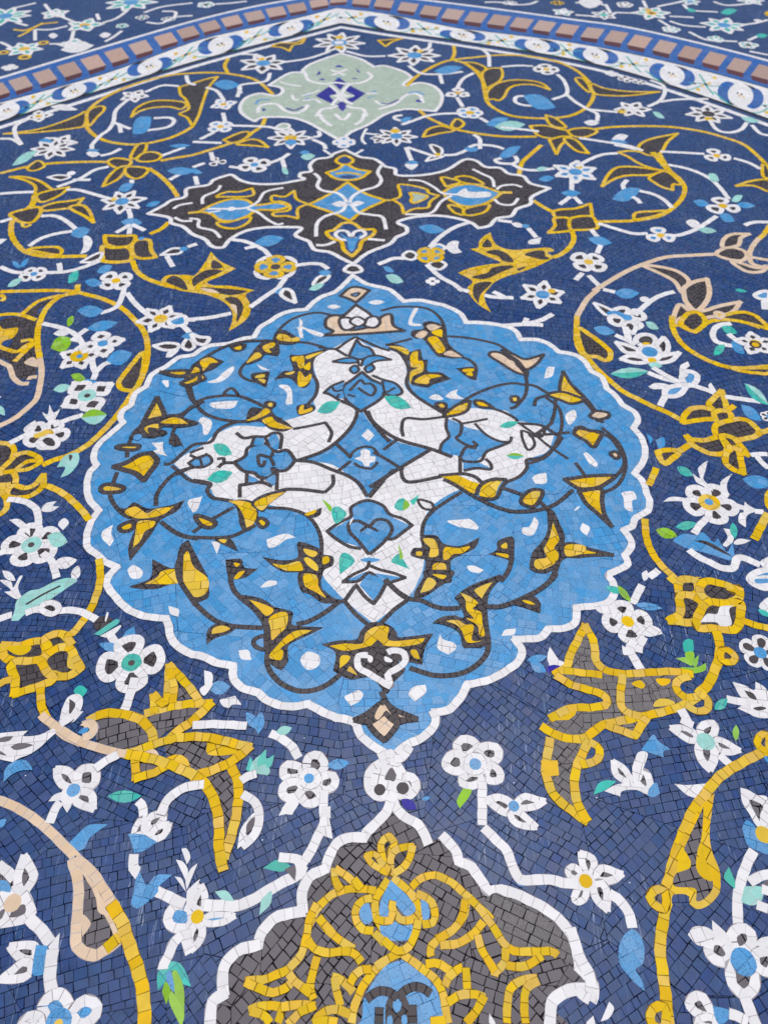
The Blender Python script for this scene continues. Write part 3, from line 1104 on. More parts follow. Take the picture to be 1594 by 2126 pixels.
O YB 8.1 : 960,495! 1130,410 1280,310! 1420,400 1594,460! 1420,540 1300,630! 1150,560
O YN 8.1 : 1190,120 1260,88 1330,130 1270,165 1200,150
O YB 8.1 : 1105,230! 1200,200 1265,160 1350,200 1470,220! 1380,280 1270,292 1180,278
L Y 7.2 : 1180,240 1290,232 1400,250
F N : 1210,265 1290,250 1362,262 1290,282
O YN 9 : 1105,722 1170,705 1240,650 1330,650 1400,700 1505,702 1480,755 1400,800 1380,860 1320,922! 1250,870 1230,800 1150,775
L W 8.1 : 1300,790 1220,780 1180,740 1220,710 1280,720 1310,765 1340,720 1400,710 1430,740 1390,770 1340,775
F B : 1215,735 1290,770 1350,770 1400,735 1350,820 1340,860 1310,885 1285,850 1280,800
L W 8.1 : 1005,235 1050,280 1030,340 1080,380 1200,400 1260,450 1270,480
L W 8.1 : 1560,170 1530,230 1560,290 1520,345 1400,380 1320,430 1300,480
L W 8.1 : 1270,490 1230,550 1100,590 1030,650 1020,760
L W 8.1 : 1310,490 1370,560 1480,580 1570,600 1600,700
F W : 1145,490! 1220,465 1290,490 1360,465 1425,480! 1350,510 1290,500 1200,515
L W 8.1 : 1020,830 1100,830 1180,800
L W 8.1 : 1450,780 1590,792
O YB 8.1 : 60,550! 180,490 320,450 450,460 520,500 700,480 790,510 690,540 540,540 450,590 330,630 220,620 160,575
O YN 7.2 : 190,430 280,390 380,390 490,360! 505,410 430,430 260,430
O YN 7.2 : 200,640 300,640 440,600 482,600 450,650 350,692 240,680
O YN 7.2 : 660,420 760,430 840,380! 860,450 950,490! 870,530 870,610! 780,590 680,590 670,562 790,545 800,500 730,470 660,470
C W 320 530 34
L W 7.2 : 120,530 230,530 320,530 450,520 540,470 600,390 750,355
L W 7.2 : 450,530 540,560 620,620 700,660 750,650
L W 5.4 : 130,562 230,545
L W 7.2 : 230,335 200,380 90,430 80,490
L W 7.2 : -30,610 50,620 50,680 170,710 230,770
L Y 8.1 : -40,565 60,555
L W 7.2 : -160,530 -110,500 0,480
L W 7.2 : -150,600 -90,630 0,630
@ 800 300
O YB 8.1 : 480,390! 560,345 700,325 820,350 960,400! 860,470 740,510 620,500 510,440
L Y 9.9 : 960,395 1050,395
L W 7.2 : 190,290 300,300 400,350 470,400 560,410 650,415
L W 7.2 : 160,575 320,575 400,550 460,470 550,420
L W 7.2 : 720,200 800,240 880,280 900,350
F W : 590,410 660,360 700,390 850,390 860,430 690,440
L W 7.2 : 920,370 960,340 1060,330 1130,350
L W 7.2 : 900,450 950,490 1050,495 1100,440
O YK 7.2 : 460,270 540,280 620,310 500,345!
O YK 7.2 : 580,270 680,260 780,300 800,330 640,312
O YK 7.2 : 520,500 600,510 640,530 650,580 570,560
O YK 7.2 : 660,530 850,490 830,550 740,580 660,580
O YN 7.2 : 110,330 230,340 340,370 360,400 440,420! 370,470 350,520 240,530 150,570! 130,500 60,455! 120,430 120,380
O YE 7.2 : 200,400 260,400 350,430 250,480 210,470 220,430
L Y 7.2 : 0,460 60,458
E
@ 400 300
P flower
R 510 165 140 4 30 r WKB
P flower
R 200 140 85 3 0 r WKW
P flower|white and yellow flower with six blue spotted petals under the dark cartouche
R 685 1012 195 4 45 r WKK
R 685 1012 170 4 0 r YBK
P bud
O WK 7.2 : 1000,1145 1050,1090 1130,1080 1090,1130 1010,1165
P bud|white knot with dark centre joining the dark cartouche to the round medallion
O WK 8.1 : 1255,1042 1290,1000 1360,1000 1400,1042 1330,1062
E
L W : 0,185 100,150
L W : 150,60 170,130
L W : 300,180 400,192
L W : 640,150 740,110 800,70
L W : 740,120 760,190
T P : 740,180 790,248 .6
T P : 890,100 1015,90 .5
T B : 880,65 970,60 .4
T B : -30,200 80,235 .4
L W : 20,260 40,330
L W 7.2 : 1080,40 1140,80
L W 7.2 : 1340,80 1410,40
T B : 510,810 755,770 .4
L W : 320,785 430,800 530,840 600,880 640,930
L W : 850,1000 960,985 1060,990 1120,1030
T B : 1040,1060 1150,1055 .5
T P : 960,1200 1090,1150 .4
L W : 770,1100 700,1196
L W : 430,860 520,840
@ 800 300
P bud|small white bud with yellow dot above the right part of the dark cartouche
O WK 7.2 : 370,0 450,20 470,60 430,85
O WK 7.2 : 335,135! 380,95 480,95 400,120
C Y 432 80 26
P flower|white star flower with blue petals right of the dark cartouche
R 1570 225 190 6 20 p WBB
C Y 1600 185 28
P flower|white flower around a yellow and blue cluster below the dark cartouche
O WK 7.2 : 145,912 200,880 260,910 230,950 170,942
O WB 7.2 : 380,852 440,822 495,855 430,875
O WK 7.2 : 360,980 440,960 500,990 450,1032 380,1012
R 375 910 130 4 45 r YBY
P bud
R 390 1130 60 4 0 r WWK
E
L W : 180,20 330,70 420,100
L W : 170,20 215,130
F W : 158,160 270,160 215,208
T B : 165,145 275,145 .3
L W : 480,85 580,80 680,40
T B : 650,30 775,40 .4
L W : 690,20 760,0 900,10 980,35
T B : 935,105 1120,10 .4
L W : 960,110 910,125 940,150 1050,155 1090,130 1070,90
L W : 1050,160 1130,200 1250,210 1400,195
T P : 1240,205 1340,190 .4
T B : 1265,285 1400,270 .4
L W : 1540,290 1540,390
T B : 1450,400 1620,400 .35
L W : 1530,430 1440,495
L W : 1560,430 1620,490
L W : 700,640 580,680 480,740 400,810 370,850
T B : 270,680 495,710 .35
F W : 500,850 540,800 605,800 600,850 635,890! 560,900
L W : -60,990 0,965 70,940 160,940
L W : 340,990 450,1090 560,1150 640,1210
T B : -20,1010 70,1050 .5
T P : 0,1080 150,1135 .5
L W : 930,625 1050,640
T W : 1040,650 1150,675 .4
C B 1160 672 32
L W : 1180,690 1250,770
F W : 1190,790 1290,765! 1275,820! 1190,822
@ 1194 300
P flower
R 1170 90 125 3 90 r WKY
P flower|white three petalled flower with yellow centre between two blue leaves, right side
R 1220 505 150 3 90 r WKY
P flower
R 705 750 130 3 90 r WBY
P flower
R 110 970 160 4 45 r WKY
P bud
O WW 7.2 : 930,640 980,625 1020,660 980,682
E
L W : 10,180 120,120 230,80 350,70
L W : 700,55 900,65 1070,75
L W : 1310,110 1440,150 1530,200
L W : 770,165 900,190 1020,230 1130,290 1210,370 1270,450
T P : 1100,240 1190,300 .7
T P : 1290,465 1385,420 .6
T B : 975,465 1110,495 .45
T B : 1330,490 1490,505 .35
T B : 1190,575 1320,630 .55
L W : 1170,590 1080,650 1000,700 850,750 740,745
L W : 190,650 350,700 480,735 600,735
T P : 1015,700 1170,715 .35
L W : 320,0 420,20 510,40
L W : 430,290 395,330 405,370
T B : 305,450 545,365 .45
L W : 470,430 510,450 540,485
L W : 530,380 650,410 740,460 800,520
L W : 130,700 180,760
T B : 105,775 305,815 .4
L W : 210,830 180,900
L W : 60,1060 0,1120
L W : 110,1080 220,1190
L W : 1400,665 1480,640 1620,640
L Y : 1620,650 1560,740 1510,785
L S : 1520,770 1460,850 1440,920 1460,980 1540,1010 1620,1010
L S : 150,1210 330,1100 460,1030 600,975 750,930 950,915 1160,905
P palmette|sand coloured palmette with dark petals at the right edge
O SK 9 : 1165,900 1260,850 1380,870 1420,920 1370,960 1240,940
O SK 9 : 1215,845 1230,780 1300,740 1440,738! 1370,770 1350,830 1260,852
O SK 9 : 1290,965 1370,980 1500,1020 1590,1000 1540,1050 1430,1052 1350,1012
L S 9 : 1450,930 1600,955
P palmette|large sand and yellow palmette with dark leaves inside the right ring
O SK 9 : 560,1000 700,1010 850,1050 940,1130 890,1230 820,1130 680,1055
@ 1194 600
O SK 9.9 : 900,-10 980,-60 1090,-85! 1110,20 1080,110 1000,180 920,110 900,50
O SK 9 : 870,125 950,180 1060,180 1190,140 1365,105! 1300,190 1180,220 1030,240 900,230 810,280 830,180
O YK 9.9 : 870,290 920,210 1000,190 1060,230 1070,290 990,355! 920,330
L Y 9.9 : 810,300 880,300 940,340
L Y 9.9 : 1060,290 1150,260 1300,255 1420,280 1530,320
O YK 9 : 1180,240 1260,210 1370,190 1470,210 1550,270 1600,330 1500,300 1350,265
O SY 8.1 : 1160,190 1230,210 1180,245
E
L Y : 800,220 800,290 830,380 900,470 1000,540 1120,600 1260,645 1400,655 1600,640
O YK 8.1 : 1280,650 1400,655 1600,655 1600,700 1500,695 1380,680 =leaf
L S : 190,0 100,80 50,160 15,220
L Y : 15,220 10,310 10,420 40,510 100,570 190,670 300,770 400,850 520,910 640,970 760,1020 890,1090
P palmette|yellow edged dark leaf hugging the upper right of the round medallion
O YK 9.9 : 15,320 110,370 220,450 290,520 280,580 240,590 180,560 90,550 40,470
P palmette|yellow lily with dark petals right of the round medallion
O YK 9.9 : 1110,940 1210,840! 1230,900 1250,1010 1170,1010 1110,970
O YK 9.9 : 900,1050 960,990 1060,980 1150,1010 1150,1070 1050,1080 890,1105!
O YK 9.9 : 1150,1020 1260,1010 1290,1080 1180,1100
L Y 9.9 : 1260,1000 1320,965
O YK 9.9 : 1160,1196 1170,1120 1380,1075 1490,1140 1520,1196 1450,1230 1300,1250 1200,1230
@ 1194 900
O YK 9.9 : 920,20! 970,50 1080,55 1190,30 1250,110 1240,160 1130,170 1010,120 950,70
O YK 9.9 : 1200,20 1310,40 1430,180! 1300,130 1250,80
O YK 9.9 : 1260,150 1340,120 1390,330! 1310,300 1240,240
O YK 9.9 : 680,155! 750,135 860,150 800,210 740,250 710,220
L Y 10.8 : 850,150 970,80
L Y 9.9 : 1250,110 1340,130 1440,180
@ 1194 600
E
L Y : 1500,1200 1594,1170 1640,1150
P flower|white flower with blue eye mask petals beside the right ring
R 430 235 170 4 20 r WKB
O WK 7.2 : 155,115! 230,140 320,190 260,215 200,170
F B : 265,190 340,180 420,215 400,240 330,205 270,215
O WK 8.1 : 400,310 430,270 500,300 480,370! 440,340
P flower|large white lotus with blue disc and yellow dots, right of the medallion
O WK 9.9 : 520,450 500,410 560,375 640,390 665,440 620,480
C K 580 430 45
C Y 590 462 36
O WK 9 : 670,470 730,400! 765,450 760,520 700,530
O WK 9 : 340,440! 420,460 500,490 540,520 460,530 400,510
O WK 9 : 380,580! 450,550 560,570 600,600 500,610
O WK 9 : 640,600 700,560 860,525! 800,590 710,610
F W : 520,480 600,460 700,480 720,560 650,620 560,590 500,540
C B 615 520 66
C Y 635 592 36
T P : 600,620 720,640 .5
P flower
R 1490 450 165 5 20 p WKY
C K 1490 460 50
C Y 1490 460 30
E
L W : 230,0 330,25
T B : 320,30 530,35 .45
L W : 490,215 560,150 650,80 740,40 820,20
C W 575 85 42
T B : 150,320 330,360 .45
T P : 580,270 690,330 .5
L W 12.6 : 410,310 430,370 440,440
L W 9.9 : 330,380 420,420 500,460
T PG : 290,700 610,680 .3
L W : 600,690 730,740 860,770
L W : 640,650 740,710 840,760 900,770
O WB 9.9 : 900,780 880,720 940,680 1010,720 980,790 920,800 =leaf
F W : 870,740 865,640 930,600! 945,640 920,660 930,720
O WB 9.9 : 740,880 760,820 850,800 920,790 870,870 800,890 =leaf
L W 10.8 : 720,830 770,850
F W : 600,810! 660,780 760,790 770,830 700,830 640,830
L W 10.8 : 740,890 700,970
L W : 930,790 1040,820 1150,860
F W : 1100,800 1120,775! 1165,850 1120,850
L W : 1240,890 1380,910 1530,930
T PG : 1400,780 1600,960 .35
T B : 1370,960 1540,1090 .45
P flower
R 1600 1055 70 5 0 r WKB
E
L W 10.8 : 1290,285 1190,300 1140,350 1150,420 1220,455 1300,470
T G : 1205,310 1340,365 .5
T G : 1235,460 1145,550 .6
T B : 1290,430 1400,540 .5
T G : 1320,0 1420,20 .3
P flower
O WB 9 : 1485,50 1540,20 1600,20 1600,80 1530,80
E
F W : 1540,90 1600,90 1600,170! 1540,165!
L W 10.8 : 1265,370 1340,430 1430,470
@ 0 600
P palmette|yellow vine with a dark leaf on its left side, left ring
F K : 20,250 180,230 300,262 300,700 200,745 130,720 100,650 60,590 -10,560 -40,490 60,480 100,410 -30,380
F Y : -20,290 30,330 150,320 110,400 30,430 -20,480
L Y 9.02 : -20,215 100,205 200,220 300,255
L Y 9.02 : 180,210 260,140 340,90 500,50
F K : 218,202 350,110 510,62 420,112 330,150 310,190 330,225
L Y 9.02 : -20,470 60,500 150,517 210,470 285,440
L Y 8.2 : 285,425 230,420 170,432
L Y 9.02 : 280,450 200,520 120,600
L S 9.02 : -20,590 40,620 80,645 110,730 170,780 240,780
L S 8.2 : 240,750 250,730 310,725
F S : 200,612 270,562 312,600 312,645
P palmette|long dark leaf with yellow edge hugging the right side of the left ring
O YK 9.02 : 1185,520 1190,640 1130,820 1020,832 980,780 1030,700 1110,600
E
L Y : 0,20 250,14 450,10 620,20 700,40 850,80 1000,150 1110,250 1190,350 1222,470 1210,620 1160,760 1090,870 1010,990 930,1090 830,1196 710,1300 560,1380 430,1420 350,1460
L Y : 645,-40 640,20
L Y 10.7 : 640,30 500,60 400,140 350,220 315,330 310,450 330,570
L S 9.84 : 330,570 345,680 330,800 300,910 220,990 120,1070 -20,1140
L Y 9.02 : 0,45 40,70 10,100
P flower
R 1330 245 190 6 15 p WKY
O WB 7.92 : 1400,262 1520,220 1535,290 1430,302
P flower|white flower with yellow disc inside the left ring
R 650 560 180 5 15 p WKY
C Y 655 555 76
C B 658 557 26
P flower
R 850 450 175 4 20 p WKB
P flower|white star flower with pale green centre inside the left ring
T B : 600,965 790,965 .35
T B : 640,775 825,775 .4
R 720 880 230 4 38 p WKP
C P 720 880 76
C K 722 882 26
P flower
R 385 1200 190 5 0 r WKY
P bud
O WK 7.04 : 1270,468! 1380,445 1480,460 1450,500 1350,502
O WK 7.04 : 1510,475 1560,400 1610,470 1560,505
F W : 1390,520 1480,500 1420,560 1370,565!
E
L W : 1030,-20 1010,60 960,150 830,200
T B : 640,180 860,180 .5
L W : 1050,30 1120,120 1220,210 1270,240
L W : 1500,290 1570,360
L W : 1540,255 1620,255
T B : 1500,395 1640,370 .4
L W : 350,285 470,310 560,340 640,390 690,470 705,530
T W : 440,372 600,345 .4
T L : 605,220 560,310 .6
L W : 650,380 720,330
T L : 420,490 600,410 .7
T B : 720,330 975,275 .35
L W : 590,410 660,430
L W : 760,560 770,640 790,700 770,750
L W : 790,690 850,630 920,600
T B : 880,595 1095,530 .6
T L : 585,712 710,745 .6
T P : 440,835 585,800 .5
L W : 440,1130 560,1080 690,1040
T LP : 670,1065 885,1040 .65
F W : 350,1020 395,1035 410,955! 445,1020 500,990! 465,1060 430,1110 390,1085
F W : 195,1160 250,1110 295,1085! 300,1150 230,1200
T P : -20,960 40,1045 .6
T W : -30,900 10,890 .5
@ 800 600
P flower|white star flower with blue disc and a yellow dot at the upper right edge of the round medallion
R 1300 45 190 6 15 p WKB
C Y 1375 15 32
E
L W : 600,-5 690,20
L W : 820,50 900,65 1060,72
L W : 890,20 980,62
L W : 975,302 1150,290 1305,296
L W : 1190,282 1290,255 1385,205
L W : 1170,238 1150,285
@ 400 600
L W : -60,256 0,250 150,235 320,200
L W : 475,150 600,60 700,-5
T B : 680,30 790,0 .5
P bud|small white bud with a dark slit above the top left edge of the round medallion
O WK 8 : 730,45 760,0 820,20 850,112! 780,85
P bud
O WK 8 : -10,372! 60,398 135,405 100,460 20,440
E
@ 0 0 1
P round_medallion|large round light blue medallion with a scalloped white edge and a white cross
F B : 733,572! 761,589 800,598 815,605 838,625! 870,623 900,629 925,635 955,650 968,669! 1001,670 1038,675 1068,685 1081,705! 1114,705 1141,715 1159,730! 1194,737 1214,751 1227,771! 1249,783 1259,806! 1277,821 1292,841! 1317,856 1324,873 1314,889! 1325,900 1334,915 1339,938 1334,960 1317,983! 1334,1000 1342,1025 1348,1040 1344,1061 1319,1076 1312,1093 1294,1101! 1309,1121 1309,1138 1297,1153! 1302,1173 1277,1186! 1262,1195 1273,1212 1272,1240 1250,1256 1196,1262! 1195,1290 1176,1304 1137,1307! 1120,1325 1068,1328! 1083,1350 1075,1375 1040,1400 1010,1414 970,1422! 955,1450 930,1475 899,1480! 905,1500 880,1530 840,1550 815,1575! 790,1560 750,1530 735,1500 698,1491! 672,1480 640,1463! 600,1468 560,1458 534,1438! 505,1430 485,1410 484,1383! 450,1377 420,1363 400,1360! 372,1345 355,1325 351,1303 345,1285! 300,1280 265,1265 240,1240 222,1215 226,1196! 243,1178! 216,1166 201,1151 183,1138 181,1111 191,1081 206,1061! 186,1038 181,1010 186,983 201,966! 196,958 196,940 208,920 231,900 256,878! 251,871 253,856 273,841! 281,818 304,803! 316,778 346,761 371,743 400,738 415,728 437,718 475,714 500,705 528,700! 540,680 560,668 581,654 606,646 636,643! 651,628 671,615 698,605 
L W 9.84 : 733,572! 761,589 800,598 815,605 838,625! 870,623 900,629 925,635 955,650 968,669! 1001,670 1038,675 1068,685 1081,705! 1114,705 1141,715 1159,730! 1194,737 1214,751 1227,771! 1249,783 1259,806! 1277,821 1292,841! 1317,856 1324,873 1314,889! 1325,900 1334,915 1339,938 1334,960 1317,983! 1334,1000 1342,1025 1348,1040 1344,1061 1319,1076 1312,1093 1294,1101! 1309,1121 1309,1138 1297,1153! 1302,1173 1277,1186! 1262,1195 1273,1212 1272,1240 1250,1256 1196,1262! 1195,1290 1176,1304 1137,1307! 1120,1325 1068,1328! 1083,1350 1075,1375 1040,1400 1010,1414 970,1422! 955,1450 930,1475 899,1480! 905,1500 880,1530 840,1550 815,1575! 790,1560 750,1530 735,1500 698,1491! 672,1480 640,1463! 600,1468 560,1458 534,1438! 505,1430 485,1410 484,1383! 450,1377 420,1363 400,1360! 372,1345 355,1325 351,1303 345,1285! 300,1280 265,1265 240,1240 222,1215 226,1196! 243,1178! 216,1166 201,1151 183,1138 181,1111 191,1081 206,1061! 186,1038 181,1010 186,983 201,966! 196,958 196,940 208,920 231,900 256,878! 251,871 253,856 273,841! 281,818 304,803! 316,778 346,761 371,743 400,738 415,728 437,718 475,714 500,705 528,700! 540,680 560,668 581,654 606,646 636,643! 651,628 671,615 698,605 733,572! =scalloped_edge
F W : 736,699! 765,718 800,725 825,733 840,751 844,776 840,801 863,826 895,846 918,858 940,866 976,848 1013,851 1051,853 1073,873 1113,881 1150,905! 1135,938 1098,953 1093,973 1063,993 1026,998 998,1003 955,1016 913,1038 888,1063 873,1096 875,1121 880,1150 878,1180 868,1205 848,1238 775,1295! 720,1250 690,1220 668,1190 665,1140 666,1113 651,1086 613,1061 566,1050 540,1045 495,1038 450,1033 432,1008 400,995 361,963! 386,943 420,925 443,905 483,886 513,884 551,886 591,873 630,862 655,850 651,831 661,808 658,786 651,761 654,740 680,728 =white_cross
F B : 751,852! 775,885 820,915 893,935! 850,960 800,995 761,1035! 735,1000 690,965 614,955! 680,930 720,895
P central_cross|white cross with blue star in the middle of the round medallion
@ 340 680 3.623
L K 6 : 0,1030 60,1018 150,940 230,880 350,862 400,790 470,740 560,710 650,700
L K 5.5 : 980,762 1100,740 1215,715! 1262,790 1240,860
L K 6 : 1210,168 1125,230 1112,330 1155,420 1140,510 1080,580
L K 5.5 : 1440,70! 1370,110 1290,160 1160,148
L K 5.5 : 1290,160 1380,215
L K 5.5 : 1440,70! 1530,110 1620,150 1700,175
F B : 1390,215! 1420,145 1450,95! 1490,135 1550,155 1590,215! 1480,235
L K 5 : 1390,215! 1425,145 1450,92! 1490,135 1550,155 1590,215!
L K 5 : 1390,215 1480,240 1590,215
F B : 1265,255! 1370,232 1450,240 1465,270 1380,265
L K 4.5 : 1265,257! 1370,230 1450,238 1470,290
L K 4.5 : 1265,257! 1380,268 1455,262
F B : 1485,275 1510,228 1600,212 1710,240! 1600,250 1530,290
L K 4.5 : 1485,290 1510,232 1600,210 1710,242! 1600,252 1530,292
O KB 4.5 : 1400,312 1440,285 1468,318 1430,345
O KB 4.5 : 1512,305 1560,280 1582,310 1535,338
F B : 1490,338! 1560,390 1640,430 1655,500 1600,560 1480,630! 1400,570 1345,500 1352,440 1420,390
L K 5.5 : 1490,335! 1560,390 1640,430 1658,500 1600,560 1480,630! 1400,575 1342,500 1352,440 1420,390 1490,335!
F B : 1205,490! 1260,440 1350,405 1345,470 1360,530! 1300,532 1250,502
L K 5 : 1352,405 1265,440 1205,492! 1250,505 1320,548
L K 4 : 1265,445 1290,480 1345,470
L K 4 : 1300,530 1320,500
L K 5 : 1395,478 1430,440 1480,395 1510,422 1562,425 1592,470 1560,512 1500,482 1460,452
L K 4 : 1380,505 1440,520
L K 6 : 1330,550 1440,605 1450,660 1400,760 1290,870 1180,940 1010,1000
L K 6 : 1510,622 1560,700 1640,800 1700,860
F B : 530,1015! 620,965 660,905 760,885 815,925 800,970 850,940 930,930 985,1000! 930,1060 870,1075 810,1060 820,1095 780,1125 720,1122 680,1092 600,1075
L K 5.5 : 530,1015! 610,970 630,910 700,880 770,875 825,920 860,935 930,925 990,1000! 930,1068 870,1080 815,1060 825,1100 780,1132 720,1128 680,1095 600,1080 530,1015!
L K 5 : 825,925 800,975 715,962 718,1030 745,1040 762,1000
L K 5 : 800,975 830,1040
F B : 680,830! 755,830! 750,880 680,885
F B : 780,860 820,805 860,825 868,905 830,915
L K 5.5 : 545,792 600,832 680,822 770,822 820,795 885,810 875,915
L K 5 : 680,830 655,900
L K 5 : 765,830 790,890
L K 5.5 : 400,990 450,985 450,1012
L K 5.5 : 410,1055 450,1022 540,1018
O KB 4.5 : 185,1020! 240,985 330,960 362,1010 300,1050 230,1050
L K 4 : 272,985 290,1042
L K 5 : 195,945 260,918 300,905
L K 5 : 195,960 262,982 330,948
L K 5.5 : 60,1040 120,1090 200,1150 345,1182
L K 5 : 90,1110 200,1060 300,1045
T G : 370,880 515,955 .6
T G : 325,1145 520,1090 .5
T G : 1155,635 1325,560 .5
F W : 1535,762! 1585,810! 1540,858! 1485,812!
F W : 1435,985 1480,968 1480,930 1512,915 1550,930 1555,965 1592,972 1585,1008 1550,1020 1545,1045 1510,1042 1490,1010
L K 4.5 : 1395,985 1430,930 1500,898 1570,905 1610,950
L K 4.5 : 1430,1020 1480,1050 1560,1060 1610,1010
L K 5.5 : 1300,880 1405,975
L K 5.5 : 1405,1005 1305,1085
@ 400 900
L K 5.5 : 860,225 1000,240 1150,300 1280,350 1380,420 1440,520
L K 5.5 : 1580,390 1520,460 1460,530
L K 5.5 : 1160,340 1160,420 1090,490
L K 5.5 : 700,310 695,470
L K 5.5 : 450,320 445,430
L K 5.5 : 380,430 460,420 570,405 660,440
L K 5.5 : 390,430 390,530
F B : 465,345! 545,390 470,405
F B : 600,385! 680,345 675,430
L K 5 : 570,350 575,410
L K 6 : 0,385 90,400 150,420 120,470 160,530 240,545 330,560
@ 740 680 2.1636
F B : 110,230! 170,250 200,290 160,305 115,290
L K 5 : 70,215 120,235 175,252 205,292 160,308 115,292
L K 4 : 115,240 130,290 175,270
L K 6 : 145,90 200,120 235,190 225,250 270,310 390,385
L K 5.5 : 210,490 203,450 220,408 300,412 400,400
L K 5.5 : 395,400 450,350 530,300 620,265 700,250 770,260
L K 5.5 : 600,360 660,380 715,410 730,430 830,440 910,490 930,500
F B : 410,410! 460,430 500,450 560,465 600,490 665,515 640,535 590,550 575,570 545,600 602,632! 480,645! 470,580 400,572 378,548 388,520 418,490 405,450
L K 5 : 405,405 402,450 415,490 385,520 372,560
L K 4.5 : 470,432 530,422 590,410
L K 5 : 430,408 470,432 465,480 448,498 500,530 540,530 522,510
L K 4.5 : 530,430 580,480 640,510 688,512 695,490
L K 5 : 470,575 490,540 540,542
L K 5 : 460,575 480,600 555,600 582,560 640,535 690,515
L K 5.5 : 465,580 465,650
L K 5 : 480,643 540,632 602,637 600,610 578,590
T G : 640,445 728,425 .35
T LG : 672,575 752,578 .4
L K 4.5 : 740,460 745,500 770,550 800,525 780,480 745,462
L K 4.5 : 770,480 830,490 850,445
L K 5.5 : 660,700 730,670 765,630 765,595 830,585 890,540 920,500
L K 4.5 : 730,430 800,480 860,530 950,590
L K 5.5 : 75,560 130,590 210,640
L K 5.5 : 120,550 180,505
L K 6 : 60,718 190,635 330,550
L K 6 : 50,375 80,430 180,500 330,545 430,582
L K 5.5 : 200,640 210,680 250,695 380,670
T G : 125,312 245,360 .45
@ 800 900
F Y : 450,355 590,350 690,390 785,420! 740,500 640,450 540,390 =yellow_horn
L K 5.5 : 440,350 560,340 650,335 740,360 800,410
L K 5.5 : 480,380 560,420 660,480 780,550 900,600
F Y : 775,520 800,440 880,400 965,395! 930,450 895,530 800,535 =yellow_horn
L K 5.5 : 810,410 770,450 750,510
L K 5.5 : 800,410 900,380 1010,385
L K 5.5 : 770,530 850,545 920,530 960,450 1000,400
@ 540 980 2.1636
L K 5.5 : 905,90 840,130 770,180 735,230 725,290
L K 5.5 : 600,-10 530,60 488,112
L K 5.5 : 265,480 272,400 275,310 250,240 200,190 120,165 30,162
L K 5.5 : 20,160 80,90 160,78 290,92
F B : 310,265! 400,210 410,160 490,132 560,158 590,200 672,240! 600,298 550,318 490,372! 440,335 360,310
L K 5 : 300,266! 360,225 408,200 408,160 460,132 500,130 552,152 582,190 640,210 682,240! 640,272 600,300 562,302
L K 5 : 490,372! 440,310 402,270 400,232 440,220 490,242 522,215 570,220 592,260 560,310 490,372!
L K 5 : 300,266! 340,300 400,335 455,345
L K 4 : 450,268 482,246 530,266
F W : 405,215! 420,205 402,240
F B : 450,395 490,385 540,395 490,408
F B : 390,487! 470,450 495,458 450,492
F B : 500,455 600,468 645,476! 560,488
L K 4.5 : 370,495! 420,460 478,432 490,400
L K 4.5 : 490,420 540,440 600,455 652,475! 580,497 540,490 490,452 440,490 370,495!
F B : 445,507! 490,462 555,500 510,582!
L K 5 : 430,508 470,560 510,592! 540,550 562,508
L K 5.5 : 425,515 400,550 375,580 330,576 280,540
L K 5.5 : 380,582 430,640 492,690 530,690 600,620 660,572 622,540 580,500
O KW 4 : 710,125 770,140 772,168 730,162
F L : 275,120! 320,155 315,182!
F G : 320,172 350,155 388,190 340,232
F G : 603,160 620,125 650,122 640,172
F L : 642,172 650,125 672,150
F G : 672,130! 716,100! 690,148
F G : 358,460! 355,390 380,362 425,402
F G : 588,400 620,368 640,390 672,438! 605,412
F L : 620,318! 642,380 627,395!
E
# scrolls on the medallion
P scroll|dark stemmed scrolls with yellow leaves over the light blue medallion
@ 400 600
L K 5.74 : 1350,130 1260,210 1150,215 1050,195 930,210 820,250 730,320 680,400 690,450 900,440 1050,470 1120,500
L K 5.74 : 690,430 560,430 400,440 240,490 100,570 0,640
L K 5.74 : 640,450 540,530 430,620 390,690 430,740 520,770
F K : 680,370 750,340 830,380 880,420 830,460 710,450
F Y : 715,375 780,385 820,410 870,400 885,430 810,440 700,420 =yellow_leaf
F K : 560,450 700,440 710,550 600,545 560,590 440,620
F Y : 580,480 640,450 680,450 675,480 630,500 655,530 600,520
F Y : 445,615 510,540 550,530 570,560 510,590
F K : 310,470 440,455 430,500 370,520 330,510
F Y : 345,490 400,475 400,500 370,505
F K : 0,640 80,590 150,560 200,580 260,600! 180,660 90,700 120,740 80,770 0,750
F Y : 60,600 140,570 210,610 150,620 90,680 80,650
F Y : -40,700 20,650 60,680 0,750
F Y : 50,740 80,720 90,740 60,755
F K : 490,700 640,680! 610,820! 500,760
F Y : 530,715 590,705 590,730 520,735
F Y : 540,745 600,750 590,780
F K : 800,550 900,545 1080,500 1110,510 1000,560 970,650 980,690 970,780 920,820 870,800 800,740 670,750! 750,680 830,670
F Y : 940,555 1080,515 1000,560 950,580
F Y : 820,565 880,555 920,560 920,640 880,655 860,600 830,600
F Y : 915,650 970,605 965,670
F Y : 765,700 840,680 830,700 790,710
F Y : 875,690 900,690 930,730 975,700 980,740 930,800 870,800
L K 6.56 : 0,950 120,900 290,880 380,885 480,920 600,980 680,1060 740,1080
L K 6.56 : 20,950 100,1030 220,1075 350,1095 480,1100
O KB 5.74 : 260,870 320,820 370,880
F K : 460,1010 500,980 590,990 590,940 640,925 690,940 690,970 660,1000 680,1070 760,1090 830,1150! 750,1180 640,1160 560,1100 450,1100
F Y : 445,1090 540,1040 600,990 640,1020 540,1075
F Y : 575,1090 650,1060 690,1100 830,1155! 740,1160 640,1140
F Y : 625,950 655,945 660,970 630,975
F K : 860,970 960,950 1010,970 1010,1000 960,1030 880,1045
F Y : 890,970 920,960 920,1000 985,980 980,1010 880,1035
L K 6.56 : 320,1110 240,1150 180,1210
